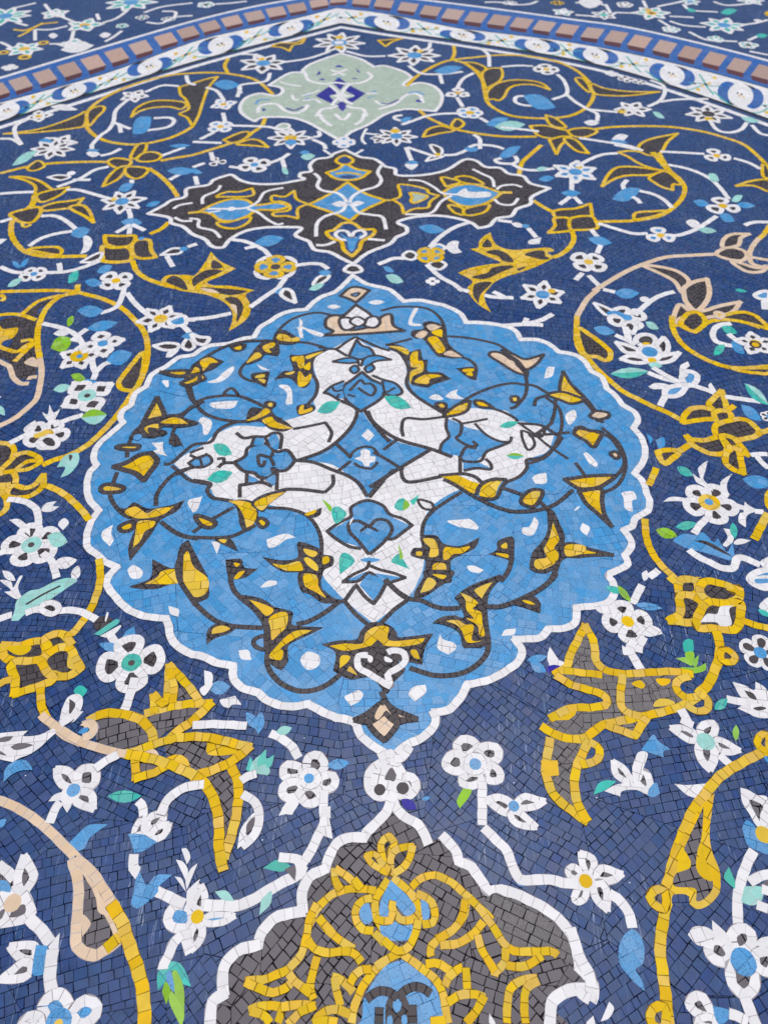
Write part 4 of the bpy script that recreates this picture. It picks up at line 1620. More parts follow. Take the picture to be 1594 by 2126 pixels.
L K 6.56 : 0,700 -20,800 0,900 30,960
@ 800 600
E
P palmette|small sand coloured palmettes on top of the round medallion
@ 400 600
O KS 6.56 : 1220,55! 1300,-10 1380,-15 1460,10! 1410,60 1350,110! 1290,80
O KB 4.1 : 1310,45 1380,30 1350,60
O KS 6.56 : 1080,385! 1160,350 1100,310 1110,240 1190,215 1230,240 1230,310 1320,340 1500,300 1560,230 1640,210 1660,300 1750,345! 1400,370
O KW 6.56 : 1240,230! 1350,130! 1480,225 1400,280 1350,285
O KW 5.74 : 1215,250 1300,240 1350,300 1280,340 1230,320
O KW 5.74 : 1450,240 1520,230 1550,280 1500,320 1420,300
O KW 4.92 : 1300,270 1360,230 1430,270 1370,310
P scroll
@ 208 561 1.3946
L K 5.5 : 205,505 215,460 250,410 300,380
L K 5.5 : 1290,368 1328,400 1336,450 1320,500 1290,540 1240,560
L K 5.5 : 1378,358 1420,400 1442,440
L K 5.5 : 1450,455 1500,500 1521,560 1500,620 1440,652
L K 5.5 : 1360,470 1300,475 1240,478
L K 5.5 : 1180,700 1290,690 1350,655
@ 800 600
@ 400 600
P highlight_leaf
F W : 880,240! 910,270 910,310 990,340 1080,370 1060,395 980,370 910,330 915,400 885,400 870,330 835,320! 880,310
P highlight_leaf
F W : 120,770 200,740 250,690 330,640 340,670 280,740 200,775
P highlight_leaf
F W : 530,620! 590,650 640,672! 570,665
P highlight_leaf
F W : 710,800 780,795 820,840 825,950! 770,950 780,860
P highlight_leaf
F W : 145,945 250,930 375,925! 330,985 180,985
P highlight_leaf
F W : 50,1090 90,1060 160,1100 130,1196 90,1200 80,1130
P highlight_leaf
T W : 1110,145 1225,145 .35
P highlight_leaf
T W : 1450,110 1590,105 .3
P highlight_leaf
@ 800 600
F W : 230,170 270,165 220,270 300,290! 290,305 190,290
P highlight_leaf
F W : 1340,650 1400,645! 1380,720 1310,740! 
P highlight_leaf
F W : 1490,1040 1560,1000 1580,1060 1530,1120 1500,1100
P highlight_leaf
F W : 360,900 420,870 480,910 420,920
P highlight_leaf
F W : 490,890! 540,850 600,830! 590,870 650,910! 560,910
P highlight_leaf
@ 1194 900
F W : 65,165! 100,160 180,240 170,275 110,240
P highlight_leaf
F W : 385,490 480,480 505,540 470,560 475,650! 410,620 400,540
P highlight_leaf
F W : 40,790 60,740! 120,780 95,845! 60,820
P highlight_leaf
F W : -60,600! -40,580
T W : -10,640 40,600 .3
P highlight_leaf
@ 800 900
F W : 1215,370 1250,340 1330,325! 1330,410 1240,415!
P highlight_leaf
F W : 510,725 640,712 700,710 765,765 760,798! 650,780 600,770
P highlight_leaf
F W : 1130,780 1190,770 1230,690! 1265,740 1220,840 1140,830
P highlight_leaf
F W : 675,1100 730,1095 815,1130! 770,1155 700,1140
P highlight_leaf
@ 400 900
F W : 610,880! 700,845 780,830 850,860! 770,880 700,930 630,945 
P highlight_leaf
F W : 155,895! 225,905 200,1000!
P highlight_leaf
F W : -40,560 80,520! 40,630 0,655! 
P highlight_leaf
@ 0 900
F W : 935,755! 850,810 845,870 910,935! 940,880 920,830
P highlight_leaf
F W : 1060,1120 1110,1090 1180,1140 1160,1196 1090,1200 1060,1150
P highlight_leaf
F W : 1255,80! 1350,70! 1350,140 1385,188! 1260,150 1300,130
P highlight_leaf
@ 0 600
F W : 1340,760 1395,755! 1395,805 1375,812!
P highlight_leaf
@ 400 1200
F W : 555,80! 620,25 695,25! 690,55 620,75
P highlight_leaf
F W : 890,680 950,612 1040,640 1050,710 1000,755 940,755
P highlight_leaf
F W : 1255,990 1300,960 1370,930 1410,965 1380,1020 1310,1060! 
P highlight_leaf
F W : 380,600! 460,600 485,680! 400,670
P highlight_leaf
@ 800 1200
F W : 450,465! 480,510 570,540 580,590 520,635! 430,580
P highlight_leaf
F W : 190,960 240,900 330,885! 335,950 245,1025!
P highlight_leaf
F W : 960,480! 990,430 1080,420! 1060,470
P highlight_leaf
@ 0 1200
F W : 1395,235! 1480,265 1475,325! 1410,300
E
P scroll|dark stemmed scrolls with yellow and sand leaves in the right part of the medallion
@ 800 600
L K 5.74 : -40,180 80,150 200,145 320,155 400,190 460,250 490,330 500,420 540,500 600,550 700,590 750,650 740,740
L K 5.74 : 510,390 650,400 800,425 930,460 1010,510 1080,560
L K 5.74 : 0,465 100,440 220,410
F K : 210,380 230,340 310,330 310,280 370,265 460,290 490,330 500,410 560,490 650,550! 590,575 480,565 420,550 340,450 300,410 250,410
F S : 250,380 300,345 350,360 310,405 260,400
F S : 340,305 390,290 465,310! 380,345
F Y : 385,350 465,335 470,400! 400,375
F Y : 350,410 400,390 440,410 495,500 440,530 380,460
F S : 480,540 540,510 635,562! 560,560
F K : 580,655! 740,650 755,755! 690,740
F Y : 640,665 725,658 725,680 655,688
F Y : 665,705 710,685 720,720
F K : 20,465 100,460 170,490 200,520 250,505 290,500 310,580 350,590 350,680 460,690 545,745! 400,790 350,815 220,790 190,730 190,600
F Y : 25,475 110,475 190,505 180,545 100,500
F Y : 210,540 265,515 270,590 310,600 310,680 230,720 205,790 205,690 270,650 210,640
F Y : 240,770 300,720 380,705 465,720 370,745 350,785
O KS 5.74 : 860,550 880,520 960,530 1060,600 1150,690 1130,705 1060,680 950,610
L K 6.56 : 960,500 1040,570 1120,640 1170,680 1160,740
O KS 5.74 : 960,505 1060,540 1150,580 1250,560 1310,540! 1250,620 1160,665 1090,590
F S : 1000,590 1060,600 1085,650 1140,700 1040,650
L K 5.74 : 1160,720 1170,800 1150,890 1080,970 1030,990
L K 5.74 : 1130,790 1230,800 1320,850 1400,900 1400,1000 1380,1080 1350,1130 1200,1230
O KY 5.74 : 1040,895 1090,890 1100,930 1050,935
O KY 5.74 : 1440,830 1470,680! 1530,780 1594,850 1640,900 1500,870
O KY 5.74 : 1340,875 1450,850 1560,880 1640,920 1540,950 1450,920
L K 5.74 : 1340,880 1250,910 1230,970
F K : 400,950 450,930 510,945 515,1000 470,1030 430,1000
F Y : 440,960 470,950 490,975 460,980
O KY 5.74 : 480,1050 590,960 700,925! 680,1000 600,1040
O KY 5.74 : 740,925 810,930 890,980! 800,980 750,960
@ 1194 600
L K 5.74 : -20,800 100,920 160,1000 210,1040 220,1110
O KS 5.74 : 120,1050 170,1010 270,1025 270,1060 200,1080 150,1070
O KY 6.56 : -10,1196 40,1140 110,1170 220,1185 200,1240 150,1310 90,1260
@ 1194 900
L K 5.74 : -10,-50 150,-20 280,30 350,110 400,200 400,270 340,350 260,400
O KS 5.74 : 290,170 330,150 365,180 340,210
L K 5.74 : 0,240 80,350
O KY 6.56 : -90,380! 0,370 100,355 320,350 260,410 180,450 50,460 -20,430
O KY 6.56 : 30,480! 210,460 220,560 240,670 300,770! 180,660 90,580
O KY 5.74 : -80,920 0,920 120,960 310,1005! 120,1010 0,1020 -90,1000
@ 800 900
L K 5.74 : 960,450 1050,480 1160,520 1250,550 1320,610 1400,720 1460,830 1460,900
L K 5.74 : 820,570 940,620 1080,650 1240,640 1400,590 1550,470
O KY 5.74 : 1140,520 1210,470 1300,480 1270,560 1220,610 1140,590 1120,560
F K : 1340,640 1400,660 1480,860 1480,940 1594,930 1594,1000 1500,1030 1440,1070 1370,1140 1290,1160 1200,1130 1195,1060 1220,980 1290,900 1340,800
F Y : 1385,740! 1430,860 1430,900 1395,950 1430,1000 1410,1070 1300,1130 1235,1110 1240,1050 1330,1030 1310,960 1350,880 =yellow_leaf
F Y : 1490,930 1640,930 1640,990 1500,1020
L K 6.56 : 1430,1060 1400,1150 1370,1210
F K : 850,1000! 920,960 930,890 1060,860 1050,1050 990,1040
F Y : 960,925 1000,905 1005,950 960,945
F Y : 910,990 1010,1000 1010,1030 940,1010
L K 6.56 : 1040,870 1045,980 1040,1060 1010,1150 950,1230
F K : 290,850 420,845 480,910 620,930 780,860! 740,950 620,1010 540,1060 550,1196 520,1240 330,1230 330,1060 290,1040 210,1010 230,950 300,940
F Y : 315,870 400,875 430,930 435,1010 360,1020 370,950 330,910 =yellow_leaf
F Y : 490,945 600,950 700,935 640,990 560,1000 520,1040 480,1040
F Y : 255,980 300,980 300,1010 260,1010
F Y : 390,1095 440,1070 500,1090 500,1196 490,1240 390,1240 395,1150
@ 800 1200
F K : 240,120 310,0 330,-60 560,-60 540,10 440,80 330,155 250,170
F Y : 285,125! 350,0 420,40 370,100 =yellow_leaf
F Y : 390,-30 500,-20 480,10 440,0
L K 6.56 : 0,10 60,80 170,165 300,190 400,235 500,255 620,250
L K 6.56 : 960,-10 870,60 830,150 820,260 830,380 850,520 840,620 770,710 670,775 560,805 420,810 300,780 200,745
L K 6.56 : 830,240 950,240 1070,200 1200,140 1300,80 1390,0 1410,-40
F K : 570,165! 680,80 850,10 960,-20 870,110 830,230 820,400 830,560 700,580 640,570 610,460 510,400 390,375! 460,330 560,315 650,330 610,220
F Y : 740,100 820,60 885,40! 840,100 795,175! 750,130 =yellow_leaf
F Y : 615,125! 700,160 765,215 720,260 790,290 800,370 820,480 775,480 760,400 670,340 730,340 670,270 660,190 =yellow_leaf
F Y : 500,360 600,355 660,390 730,400 715,520 810,520 680,540 630,440 580,390 =yellow_leaf
F K : 1040,215 1120,170 1230,155 1285,215! 1280,295! 1150,250
F Y : 1130,190 1190,195 1240,225! 1180,220
@ 400 1200
P scroll|dark stemmed scrolls with yellow leaves in the lower left of the medallion
L K 6.56 : 310,-60 320,50 370,140 500,250 580,350 610,450 620,600 615,700 650,790 740,880 870,935 1000,930 1120,880 1220,800
F K : 390,150 480,150 590,180 680,240 760,260 830,290 820,380 900,400 1085,410! 990,460 860,520 790,570 790,690 735,770! 650,720 620,640 610,500 590,370 500,270
F Y : 465,180! 580,215 670,265 610,315 540,250 =yellow_leaf
F Y : 630,340 700,290 770,285 790,330 770,410 720,460 655,515 645,420 =yellow_leaf
F Y : 640,630 700,560 780,480 870,435 995,435! 870,490 730,580 750,610 730,680 640,665 =yellow_leaf
O KB 5.74 : 600,490 550,490 505,520 520,570 600,590
L K 6.56 : 0,190 100,290 200,360 330,400 580,415
F K : 115,550! 120,440 200,380 360,400 300,460 190,500
F Y : 155,465! 170,420 240,395 310,420 250,450
L K 6.56 : 860,385 960,360 1090,290 1220,190
F K : 880,-50 890,100 970,140 1080,210 1240,195 1120,150 1060,60 1060,-60
F Y : 925,-20 1030,-20 1040,70 1110,175! 1000,110 930,70 =yellow_leaf
@ 400 900
F K : 570,1020! 680,1045 790,1050 870,1020 870,900 1030,945 1080,1000 1160,1020 1160,1090 1090,1130 1050,1196 890,1210 880,1150 770,1150 680,1110
F Y : 660,1080 760,1090 880,1060 915,1130 830,1140 750,1130 =yellow_leaf
F Y : 920,955 1030,985 1000,1025 940,1000
F Y : 920,1040 960,1030 1030,1090 1030,1140 960,1100
F Y : 1075,1030 1120,1020 1130,1060 1080,1085
F Y : 920,1165 1010,1170 1030,1196 1030,1250 930,1250
F K : 330,560 460,550 520,600 540,700 540,640 490,790 430,810 390,760 370,640
F Y : 300,560 420,560 510,600 530,680 500,750 450,785 420,680 370,600 =yellow_leaf
F K : 480,580 600,500 780,470 640,580 580,650
F Y : 510,580 620,520 765,485! 640,580 570,640 =yellow_leaf
O KY 5.74 : 530,730 570,700 620,740 580,780
L K 5.74 : 520,760 440,800 330,850 200,865 0,860
L K 5.74 : 340,610 250,660 130,730 0,820
O KY 6.56 : 20,680 110,700 190,740 150,780 70,760
F K : 180,880 310,870 380,980! 270,930
F Y : 215,880 280,880 260,910
F K : 270,1045! 400,1040 430,1110 540,1120! 430,1196 300,1196
F Y : 340,1070 390,1080 360,1105
F Y : 340,1200 380,1150 430,1140 380,1200
F K : 910,665! 1070,615! 1050,680 960,700
F Y : 930,665 1020,630 1010,660 950,680
L K 6.56 : 0,1000 40,1100 110,1196 =stem
@ 0 900
L K 6.56 : 1100,20 1060,100 1050,200
O KY 7.38 : 960,110 1040,95 1150,100 1120,135 1000,130
O KY 9.02 : 940,275! 1050,240 1150,180 1250,160! 1300,230 1240,320 1190,390! 1120,330 1020,300
L K 6.56 : 970,320 940,400 910,500 940,580 1000,650 1080,700
O KY 7.38 : 840,440 900,420 1020,445 1000,480 900,490 840,480
F K : 960,610 1040,620 1110,570 1220,620 1320,610 1420,590 1530,550! 1470,640 1330,720 1250,840 1180,930 1075,1060! 1060,950 1100,830 1120,760 1060,690
F Y : 1030,650 1120,605 1215,660 1290,625 1440,605! 1350,670 1230,700 1120,700 =yellow_leaf
F Y : 1145,730 1275,725 1270,770 1200,810 1160,890 1100,945! 1120,830 =yellow_leaf
O KY 6.56 : 990,770 1080,730 1110,760 1080,800 1010,810
L K 6.56 : 1290,600 1300,500 1380,390 1470,320 1594,280
L K 6.56 : 1330,730 1420,800 1520,850 1640,870
F K : 1410,0 1470,20 1530,140 1500,100 1440,110 1395,60 1430,20
F K : 1260,1040! 1400,1110 1470,1100 1470,1000 1500,920 1560,880! 1620,1000 1680,1110 1720,1200 1730,1340 1690,1380 1600,1390 1480,1240 1280,1290 1070,1270 1240,1200
F Y : 1200,1245! 1300,1190 1340,1140 1460,1130 1470,1240 =yellow_leaf
F Y : 1520,1000! 1560,980 1600,1100 1720,1200 1720,1290 1680,1340 1600,1350 1520,1240 =yellow_leaf
L K 6.56 : 1560,900 1480,1050 1470,1140 1500,1240 1594,1380 1620,1420
@ 0 600
O KY 7.38 : 1330,690! 1450,680 1550,680 1530,720 1440,720
L K 6.56 : 1600,640 1540,760 1580,900 1620,940
L K 6.56 : 1594,970 1500,1040 1380,1060 1330,1130 1160,1150 1080,1240
O KY 8.2 : 1190,1100! 1300,900! 1360,1040 1330,1080 1230,1120
F K : 1120,1196 1200,1090 1400,1050 1594,1090 1640,1120 1500,1150 1340,1150 1300,1230 1180,1230
F Y : 1330,1110 1420,1070 1500,1080 1560,1120! 1430,1120 =yellow_leaf
F Y : 1200,1150 1310,1120 1300,1180 1230,1200 =yellow_leaf
O KY 7.38 : 1500,780 1590,740 1640,700 1650,760 1560,800
C B 1140 1230 36
F K : 1230,1150 1380,1180 1350,1220 1250,1215
P palmette|yellow and dark crown palmette at the lower end of the white cross
@ 400 1200
F K : 1060,550! 1200,520 1350,510 1390,440 1470,370 1600,380 1680,440 1700,490 1800,485 1990,460! 1920,590 1900,720! 1790,700 1700,690 1760,760 1660,870 1600,960 1480,830 1300,840 1160,770! 1180,620
F Y : 1130,565! 1260,545 1400,545 1430,460 1510,405 1620,410 1630,520 1920,500! 1880,545 1720,570 1500,560 1410,580 1260,605 =yellow_leaf
F K : 1470,570! 1530,510! 1580,570 1540,620
F Y : 1225,650 1300,650 1280,700 1215,750!
F Y : 1275,770! 1305,735 1365,810!
F Y : 1800,605 1850,600 1880,675! 1830,660
L W 8.2 : 1450,640 1370,650 1370,740 1450,790 1550,850 1640,900 1610,800 1680,760 1760,690 1740,620 1660,600 1610,620
F W : 1450,640 1490,660 1480,700 1450,690
F W : 1590,650 1650,680 1640,700 1590,690
F K : 1500,740! 1560,830! 1620,740 1560,690
L K 6.56 : 1560,940 1590,1020 1560,1060
O KS 6.56 : 1340,1180! 1440,1130 1540,1050! 1580,1100 1530,1160 1430,1196
O KS 6.56 : 1600,1050 1680,1100 1850,1170! 1750,1180 1640,1150
@ 740 1450
O KS 6.56 : 100,200 160,100 230,30 290,100 340,200 280,300 230,350! 160,290
L K 6.56 : 20,170 110,200 230,120
L K 6.56 : 230,120 330,200 440,170
F S : 150,150 200,60 230,110 180,180
E
@ 0 900
P palmette|yellow rosette lily with dark petals at the left edge, middle height
O YK 9.02 : -40,100 40,80 110,110 110,180 60,260 -20,300
O YK 9.02 : 0,320 60,250 150,170 240,160 320,200 330,240 230,240 140,300
O YK 7.92 : 130,300 180,260 250,225 340,235 300,262 220,300
O YK 9.02 : -20,345 110,320 120,430 -20,440
O YK 9.02 : 100,430 200,450 280,430 360,340! 360,420 300,490 200,530 60,520
L Y 9.02 : -20,430 90,420
L Y 9.02 : 0,470 60,560 40,640 -20,680
E
L Y : 340,430 430,450 540,510 620,580 680,640 740,720
L Y : 820,1040 830,1130 830,1220 800,1340 740,1480 660,1590 590,1670
P flower|white flower with pale green disc left of the round medallion
R 262 920 240 5 38 r WKP
C P 262 922 84
C K 258 922 28
P flower
O WK 7.92 : 330,60 380,20 450,30 480,80 450,120 370,110
E
F Y : 280,10 380,-20 390,10 300,40
L W : 80,80 200,20 290,-20
L W : 60,545 170,555 260,590 310,650 320,760
F W : 345,640 380,580 470,560! 440,600 490,605! 420,650
F W : 75,715! 160,710 240,780 250,850! 200,810
F W : 480,750 530,700 570,740 520,800!
T P : 390,850 560,900 .8
F P : 470,280! 530,190 640,160 650,240 580,330 500,365! 540,280
F K : 570,180 600,185 580,230
L W : -20,995 60,970
L W : 350,990 430,1060 470,1200
T W : 430,1090 640,1045 .5
T W : 600,1220 650,1090 .6
T W : 20,1135 130,1220 .5
@ 0 1200
F W : 0,20 90,30 110,80 160,-10 190,-20! 150,80 195,185! 120,170 35,115! 90,100
F P : 90,355! 120,270 140,190 240,110 330,90 450,30 560,0 640,20 560,80 400,190 310,250 210,300 150,355! =leaf
L K 2.46 : 215,220 350,140 500,65
L W : -20,345 60,315 100,305
L W : 210,295 300,265 380,270 500,275 600,270 700,295 800,350
P bud|white oval bud with dark centre on the stem under the pale green leaf
O WK 8.2 : 340,255 390,210 460,215 490,260 450,300 390,295
P bud|dark bud with a green cup at the end of a white stem
F K : 770,400! 820,330 900,325 940,370 870,420 810,440
F W : 870,350 885,290 900,300 880,365
F G : 780,470! 955,350 980,380 830,480!
F W : 830,485! 1000,395 960,460 880,500!
E
L W : 900,460 960,540 1030,600
T B : 1110,405 1030,610 .5
T B : 820,550 1030,605 .4
P flower|white four petalled flower with green disc below left of the round medallion
R 1085 700 275 4 15 r WKG
C G 1088 705 84
C K 1090 708 28
E
L W 10.7 : 1120,830 1080,970 1030,1110
P bud|white tassel bud with dark stripe and green tip at the left
F G : 610,940 660,890 720,930 670,1000!
F W : 500,1196 510,1090! 560,990 640,960 685,1000 670,1090 610,1150
F K : 575,1000! 625,1050 570,1150! 
F W : 540,1150 620,1110 690,1105! 600,1196
P tulip|yellow tulip with three dark petals left of the round medallion
O YK 10.7 : 20,555! 160,560 300,520 370,540 375,640 290,690 150,690 40,660
F Y : 60,570 240,560 250,600 180,640 100,620
O YK 10.7 : 370,510 480,460 560,500 580,560 480,580 420,620! 400,570
O YK 10.7 : 370,660 470,590 570,580 620,660 670,750! 560,820 430,800 360,760
F Y : 570,640 600,700 630,760 560,740
O YK 10.7 : 95,710 250,690 340,690 380,770 450,840 320,900 120,965! 130,850
L Y : -20,890 60,850 110,840
L Y : 600,560 560,490 590,460
E
L Y : 340,910 340,1030 370,1130 410,1196
L S : 400,1180 470,1250 560,1320 680,1370
L Y : 720,1190 830,1140 1000,1130 1150,1160 1220,1220
@ 0 0 1
P palmette|large yellow winged palmette with dark filling, left foreground
F J : 200,1500 215,1495 260,1493 300,1511 312,1543 300,1560 260,1564 205,1545
F J : 312,1488 350,1478 425,1468 395,1495 350,1518 325,1535
F J : 345,1545 380,1537 427,1537 500,1558 460,1582 420,1598 360,1590 345,1565
F J : 425,1618 478,1603 490,1640 484,1700 460,1760 455,1700 448,1655
F J : 368,1418! 402,1450! 365,1453!
F J : 288,1575 340,1588 288,1610
F Y : 430,1540! 432,1567 480,1567 505,1555 450,1540
F Y : 340,1580 350,1572 368,1567 388,1575 395,1605 360,1592
F S : 295,1562 320,1557 330,1572 305,1575
L Y 10.5 : 200,1488 225,1481 260,1485 295,1498 316,1523 320,1550
L Y 10.5 : 305,1482 340,1472 390,1463 438,1462! 400,1498 365,1522 350,1540
L Y 10 : 321,1478 320,1445! 345,1462 352,1383! 380,1413 405,1443 415,1463
L Y 9 : 352,1390 362,1430 358,1462
L Y 10.5 : 367,1533 430,1532 518,1553! 480,1583 435,1603 400,1612
L Y 10.5 : 480,1593 495,1628 492,1688 478,1745 464,1785
L Y 9.5 : 270,1565 320,1547 367,1533
L Y 9.5 : 281,1570 283,1617! 320,1606 345,1592
L Y 11 : 258,1566 320,1578 375,1598 420,1623 445,1663 455,1713 455,1763 465,1812
E
@ 400 1200
T B : 130,910 310,900 .7
F W : 95,765! 160,790 160,870 100,900!
F W : 60,930 110,890 170,880 100,980
F W : 225,1010 300,990 350,975! 405,1050! 330,1050 300,1080! 250,1060
T B : 440,1110 560,1260 .5
T B : 570,1110 540,1290 .5
@ 800 1200
F W : 1340,640 1360,570! 1440,690! 1350,700
L W : 1350,710 1430,710 1520,745
T B : 1170,680 1340,650 .4
T D : 1310,760 1480,750 .5
T B : 1200,700 1330,780 .6
@ 1194 900
P flower|white flower with yellow ring and blue dot right of the round medallion
R 1115 575 230 5 55 r WKY
C Y 1107 570 90
C B 1104 567 36
P bird_leaf|blue crested leaf with dark spine beside the white flower
F B : 810,880 900,830 980,840 1060,820 1140,900 1180,865! 1210,920 1260,980 1300,890! 1320,1020! 1280,1050 1150,1010 1050,980 950,960 860,920
F K : 970,885! 1080,890 1200,950 1310,1025! 1200,980 1080,920
E
F W : 725,565! 790,525 910,535 900,560 800,560
F W : 970,330! 1030,370 1015,290 1060,245 1095,225! 1075,310 1060,380 1130,450 1140,480! 1050,430 1000,400
T G : 840,275 975,350 .5
F W : 1200,440 1210,390 1300,330! 1260,400 1255,460 1280,510! 1210,500
L W 9.84 : 1090,700 1030,760 980,830
T G : 830,775 1005,745 .45
T L : 665,795 845,850 .5
L W 9.02 : 1310,590 1430,630
F W : 1400,565! 1440,600 1500,640 1420,680 1410,780! 1350,730 1360,660 1390,650
L W 9.02 : 1480,645 1560,650
T W : 1230,780 1240,960 .0
F W : 1225,785! 1290,800 1310,860 1300,900 1250,940! 1220,920 1260,860
T G : 1300,735 1325,870 .5
F W : 1310,900 1360,870 1450,885! 1400,910 1330,920
L W 10.7 : 940,960 1000,1010 1120,1070 1220,1115 1310,1110 1340,1030 1420,1040 1530,1090
T B : 1380,375 1640,420 .45
F B : 590,0! 640,40 620,90!
F B : 665,55! 730,30 740,100 690,130!
L W 9.02 : 1450,180 1540,170 1594,175
L W 9.02 : 1500,185 1540,240 1600,290
L Y : 670,285 640,360 605,430
L Y : 575,705 585,850 630,980 700,1080 790,1170 860,1230
O YY 7.04 : 1590,500 1640,480 1640,640 1590,590
L Y 11.5 : 1594,660 1530,780 1480,880
O WB 9.02 : 1440,1196 1500,1150 1594,1130 1650,1200 1594,1280 1480,1250
F W : 1530,1060 1594,1020! 1640,1090 1560,1110
F W : 550,1160 590,1130! 610,1180 570,1220
L W : 610,1190 690,1130
T Y : 870,1196 1050,1190 .1
@ 1194 1200
P tulip|yellow tulip with speckled dark petals right of the round medallion
O YK 11.5 : 860,30 940,10 1010,40 1010,130 940,150 860,130
O YK 11.5 : 860,150 960,150 1050,210 1050,300 980,370 780,355! 870,290
O YK 11.5 : 1030,120 1050,40 1130,30 1270,70 1290,110 1350,80 1350,170 1250,210 1100,190
O YK 11.5 : 1080,210 1250,220 1360,200 1365,290 1330,425 1150,420 1000,400
F W : 1030,370! 1090,300 1170,300 1200,240 1310,230! 1270,270 1290,390 1200,400 1160,370
L Y 9.84 : 770,-10 830,40
L Y 9.84 : 1370,350 1480,390 1600,420
E
L Y 11.5 : 1160,440 1190,530 1190,650 1150,770 1100,880 1010,970
P bud
O YK 9.84 : 1205,600 1260,600 1320,650 1300,695 1210,690
E
P flower|white flower with yellow centre and two leaf wings right of the medallion
R 430 360 210 4 5 r WKY
C Y 435 365 50
F W : 140,230! 190,200 270,210 340,270 290,300 200,290
F W : 520,410! 600,390 690,420 720,465! 620,490 560,470
E
L W : 550,60 500,160 470,215
T G : 250,75 400,125 .4
T L : 350,65 460,200 .35
T B : 490,220 720,255 .3
L W : 570,490 530,560 520,620
L W 10.7 : 490,520 450,600 560,790
F W : 385,560! 470,620 400,640
P bud|green and teal sprouting bud above the right yellow bird palmette
F G : 890,540 930,505 975,515! 975,610 910,620
F L : 910,620 970,610 985,650 960,730 920,670
F L : 830,665! 920,660 950,725!
F L : 950,700! 1025,635! 1000,740
F L : 865,740! 1000,740 1080,705! 1075,765 990,790 940,790
P flower|white flower with dark petals and blue centre at the right edge
R 1530 620 180 5 0 r WKB
E
F W : 1520,230 1600,160 1620,290 1560,290!
T G : 1510,260 1620,320 .4
F W : 1420,10 1600,-20 1600,60 1500,70
F B : 1490,10 1600,10 1600,40 1500,45
P palmette|large yellow and speckled grey bird shaped palmette, right of the medallion
@ 0 0 1
F H : 1150,1400! 1182,1380 1192,1350 1214,1302! 1235,1370 1257,1392 1297,1400 1430,1400 1407,1430 1440,1455 1397,1473 1340,1488 1317,1526! 1262,1510 1240,1510 1222,1535 1197,1593 1192,1650 1221,1704! 1150,1650 1132,1600 1142,1530 1122,1508! 1150,1494 1182,1472 1227,1470 1257,1463 1257,1448 1187,1423
@ 1194 1200
F Y : 465,880 530,850 575,890 545,920
F Y : 665,840 780,840 770,880 710,895
F Y : 650,1070 680,1010 760,1005 820,1045
@ 0 0 1
F Y : 1137,1497! 1182,1470 1195,1482 1180,1496!
L Y 10 : 1152,1400! 1177,1385 1182,1363 1192,1343 1214,1300! 1232,1333 1237,1373 1257,1392 1297,1400 1347,1397 1400,1395 1434,1400!
L Y 9.5 : 1170,1393 1210,1398 1250,1402
L Y 10 : 1152,1402! 1187,1423 1232,1436 1257,1448 1257,1464 1227,1470 1182,1472 1140,1494
L Y 10 : 1122,1508! 1157,1528 1197,1536 1222,1528 1247,1508 1287,1498 1337,1488 1397,1473 1432,1458 1460,1440
L Y 9.5 : 1292,1400 1287,1453 1297,1478 1330,1488
L Y 9.5 : 1432,1405 1407,1413 1404,1433 1422,1448 1447,1448
L Y 9 : 1422,1463 1447,1478 1467,1473 1469,1453 1452,1443
L Y 10 : 1142,1532 1137,1563 1132,1603 1147,1648 1172,1673 1222,1710!
L Y 10 : 1222,1538 1197,1593 1192,1638 1202,1678 1221,1708
L Y 9 : 1222,1541 1242,1553 1240,1578 1205,1590
L Y 9.5 : 1262,1508 1317,1528! 1340,1493
F Y : 1122,1580! 1157,1580! 1160,1611! 1130,1614!
E
@ 1194 1200
P flower|white flower with wing petals and dark centres at the right edge, lower
O WK 9.02 : 1380,930 1440,950 1500,1010 1430,1020! 1400,970
O WK 9.02 : 1440,1090 1500,1060 1600,1070 1600,1130 1500,1130
F W : 1300,860! 1400,890 1480,930 1490,860! 1560,900 1600,960 1600,1060 1500,1060 1420,1040 1350,960
F W : 1340,1080! 1430,1040 1594,1060 1594,1140 1480,1140
F K : 1395,930! 1470,955 1500,1010 1440,990
F K : 1470,1080 1530,1065 1580,1080 1520,1100
E
L W : 1250,1000 1330,1020 1420,1030
T G : 1150,1090 1260,1000 .6
L W 10.7 : 870,1090 900,1140 930,1210
@ 0 1500
L S : 340,-60 410,0 500,60 600,125 720,185 850,225 960,255 1050,265
L S 10 : 690,30 740,10 785,50 750,110 680,135
F S : 665,30! 720,0 760,60! 730,45
F B : 650,90 700,50 740,60 700,100
L W 9.24 : 500,20 570,-20 590,-40
L S : -30,640 60,670 180,730 300,810 420,910 520,1010 640,1130 740,1230 830,1340 900,1450 960,1530
P flower|white flower pair with dark leaf shaped petals at the left edge, lower half
F W : -40,100! 110,85 235,75! 200,120 330,110 440,60 470,90! 390,160 340,210 250,270 170,300 110,335! 0,310 -40,280
F J : -20,150! 40,125 115,120! 80,160 0,170
F J : 90,210! 150,180 230,180 285,195! 200,225 130,235
F J : -40,240 0,240 60,280 0,270
E
F B : 35,500! 45,400 110,335 200,315 250,350 275,400! 180,405 100,440
P flower|white flower with three dark petals and a blue centre above the left sand vine
O WJ 9.75 : 470,390! 560,400 620,470 630,530 530,530 480,460
O WJ 9.75 : 640,480 670,390 780,385 795,470 750,540 660,530
O WJ 9.75 : 640,590 690,570 760,600 770,715! 690,690 620,650
F W : 400,655! 450,600 530,580 550,640 480,650
F W : 520,640 590,640 590,690 555,750! 520,690
F W : 520,560 600,590 640,620 580,680 510,660
C B 608 562 56
E
L W : 500,660 450,730 410,840
L W 10 : 790,390 870,330 980,270
T G : 890,612 1170,610 .4
T B : -30,870 50,800 .6
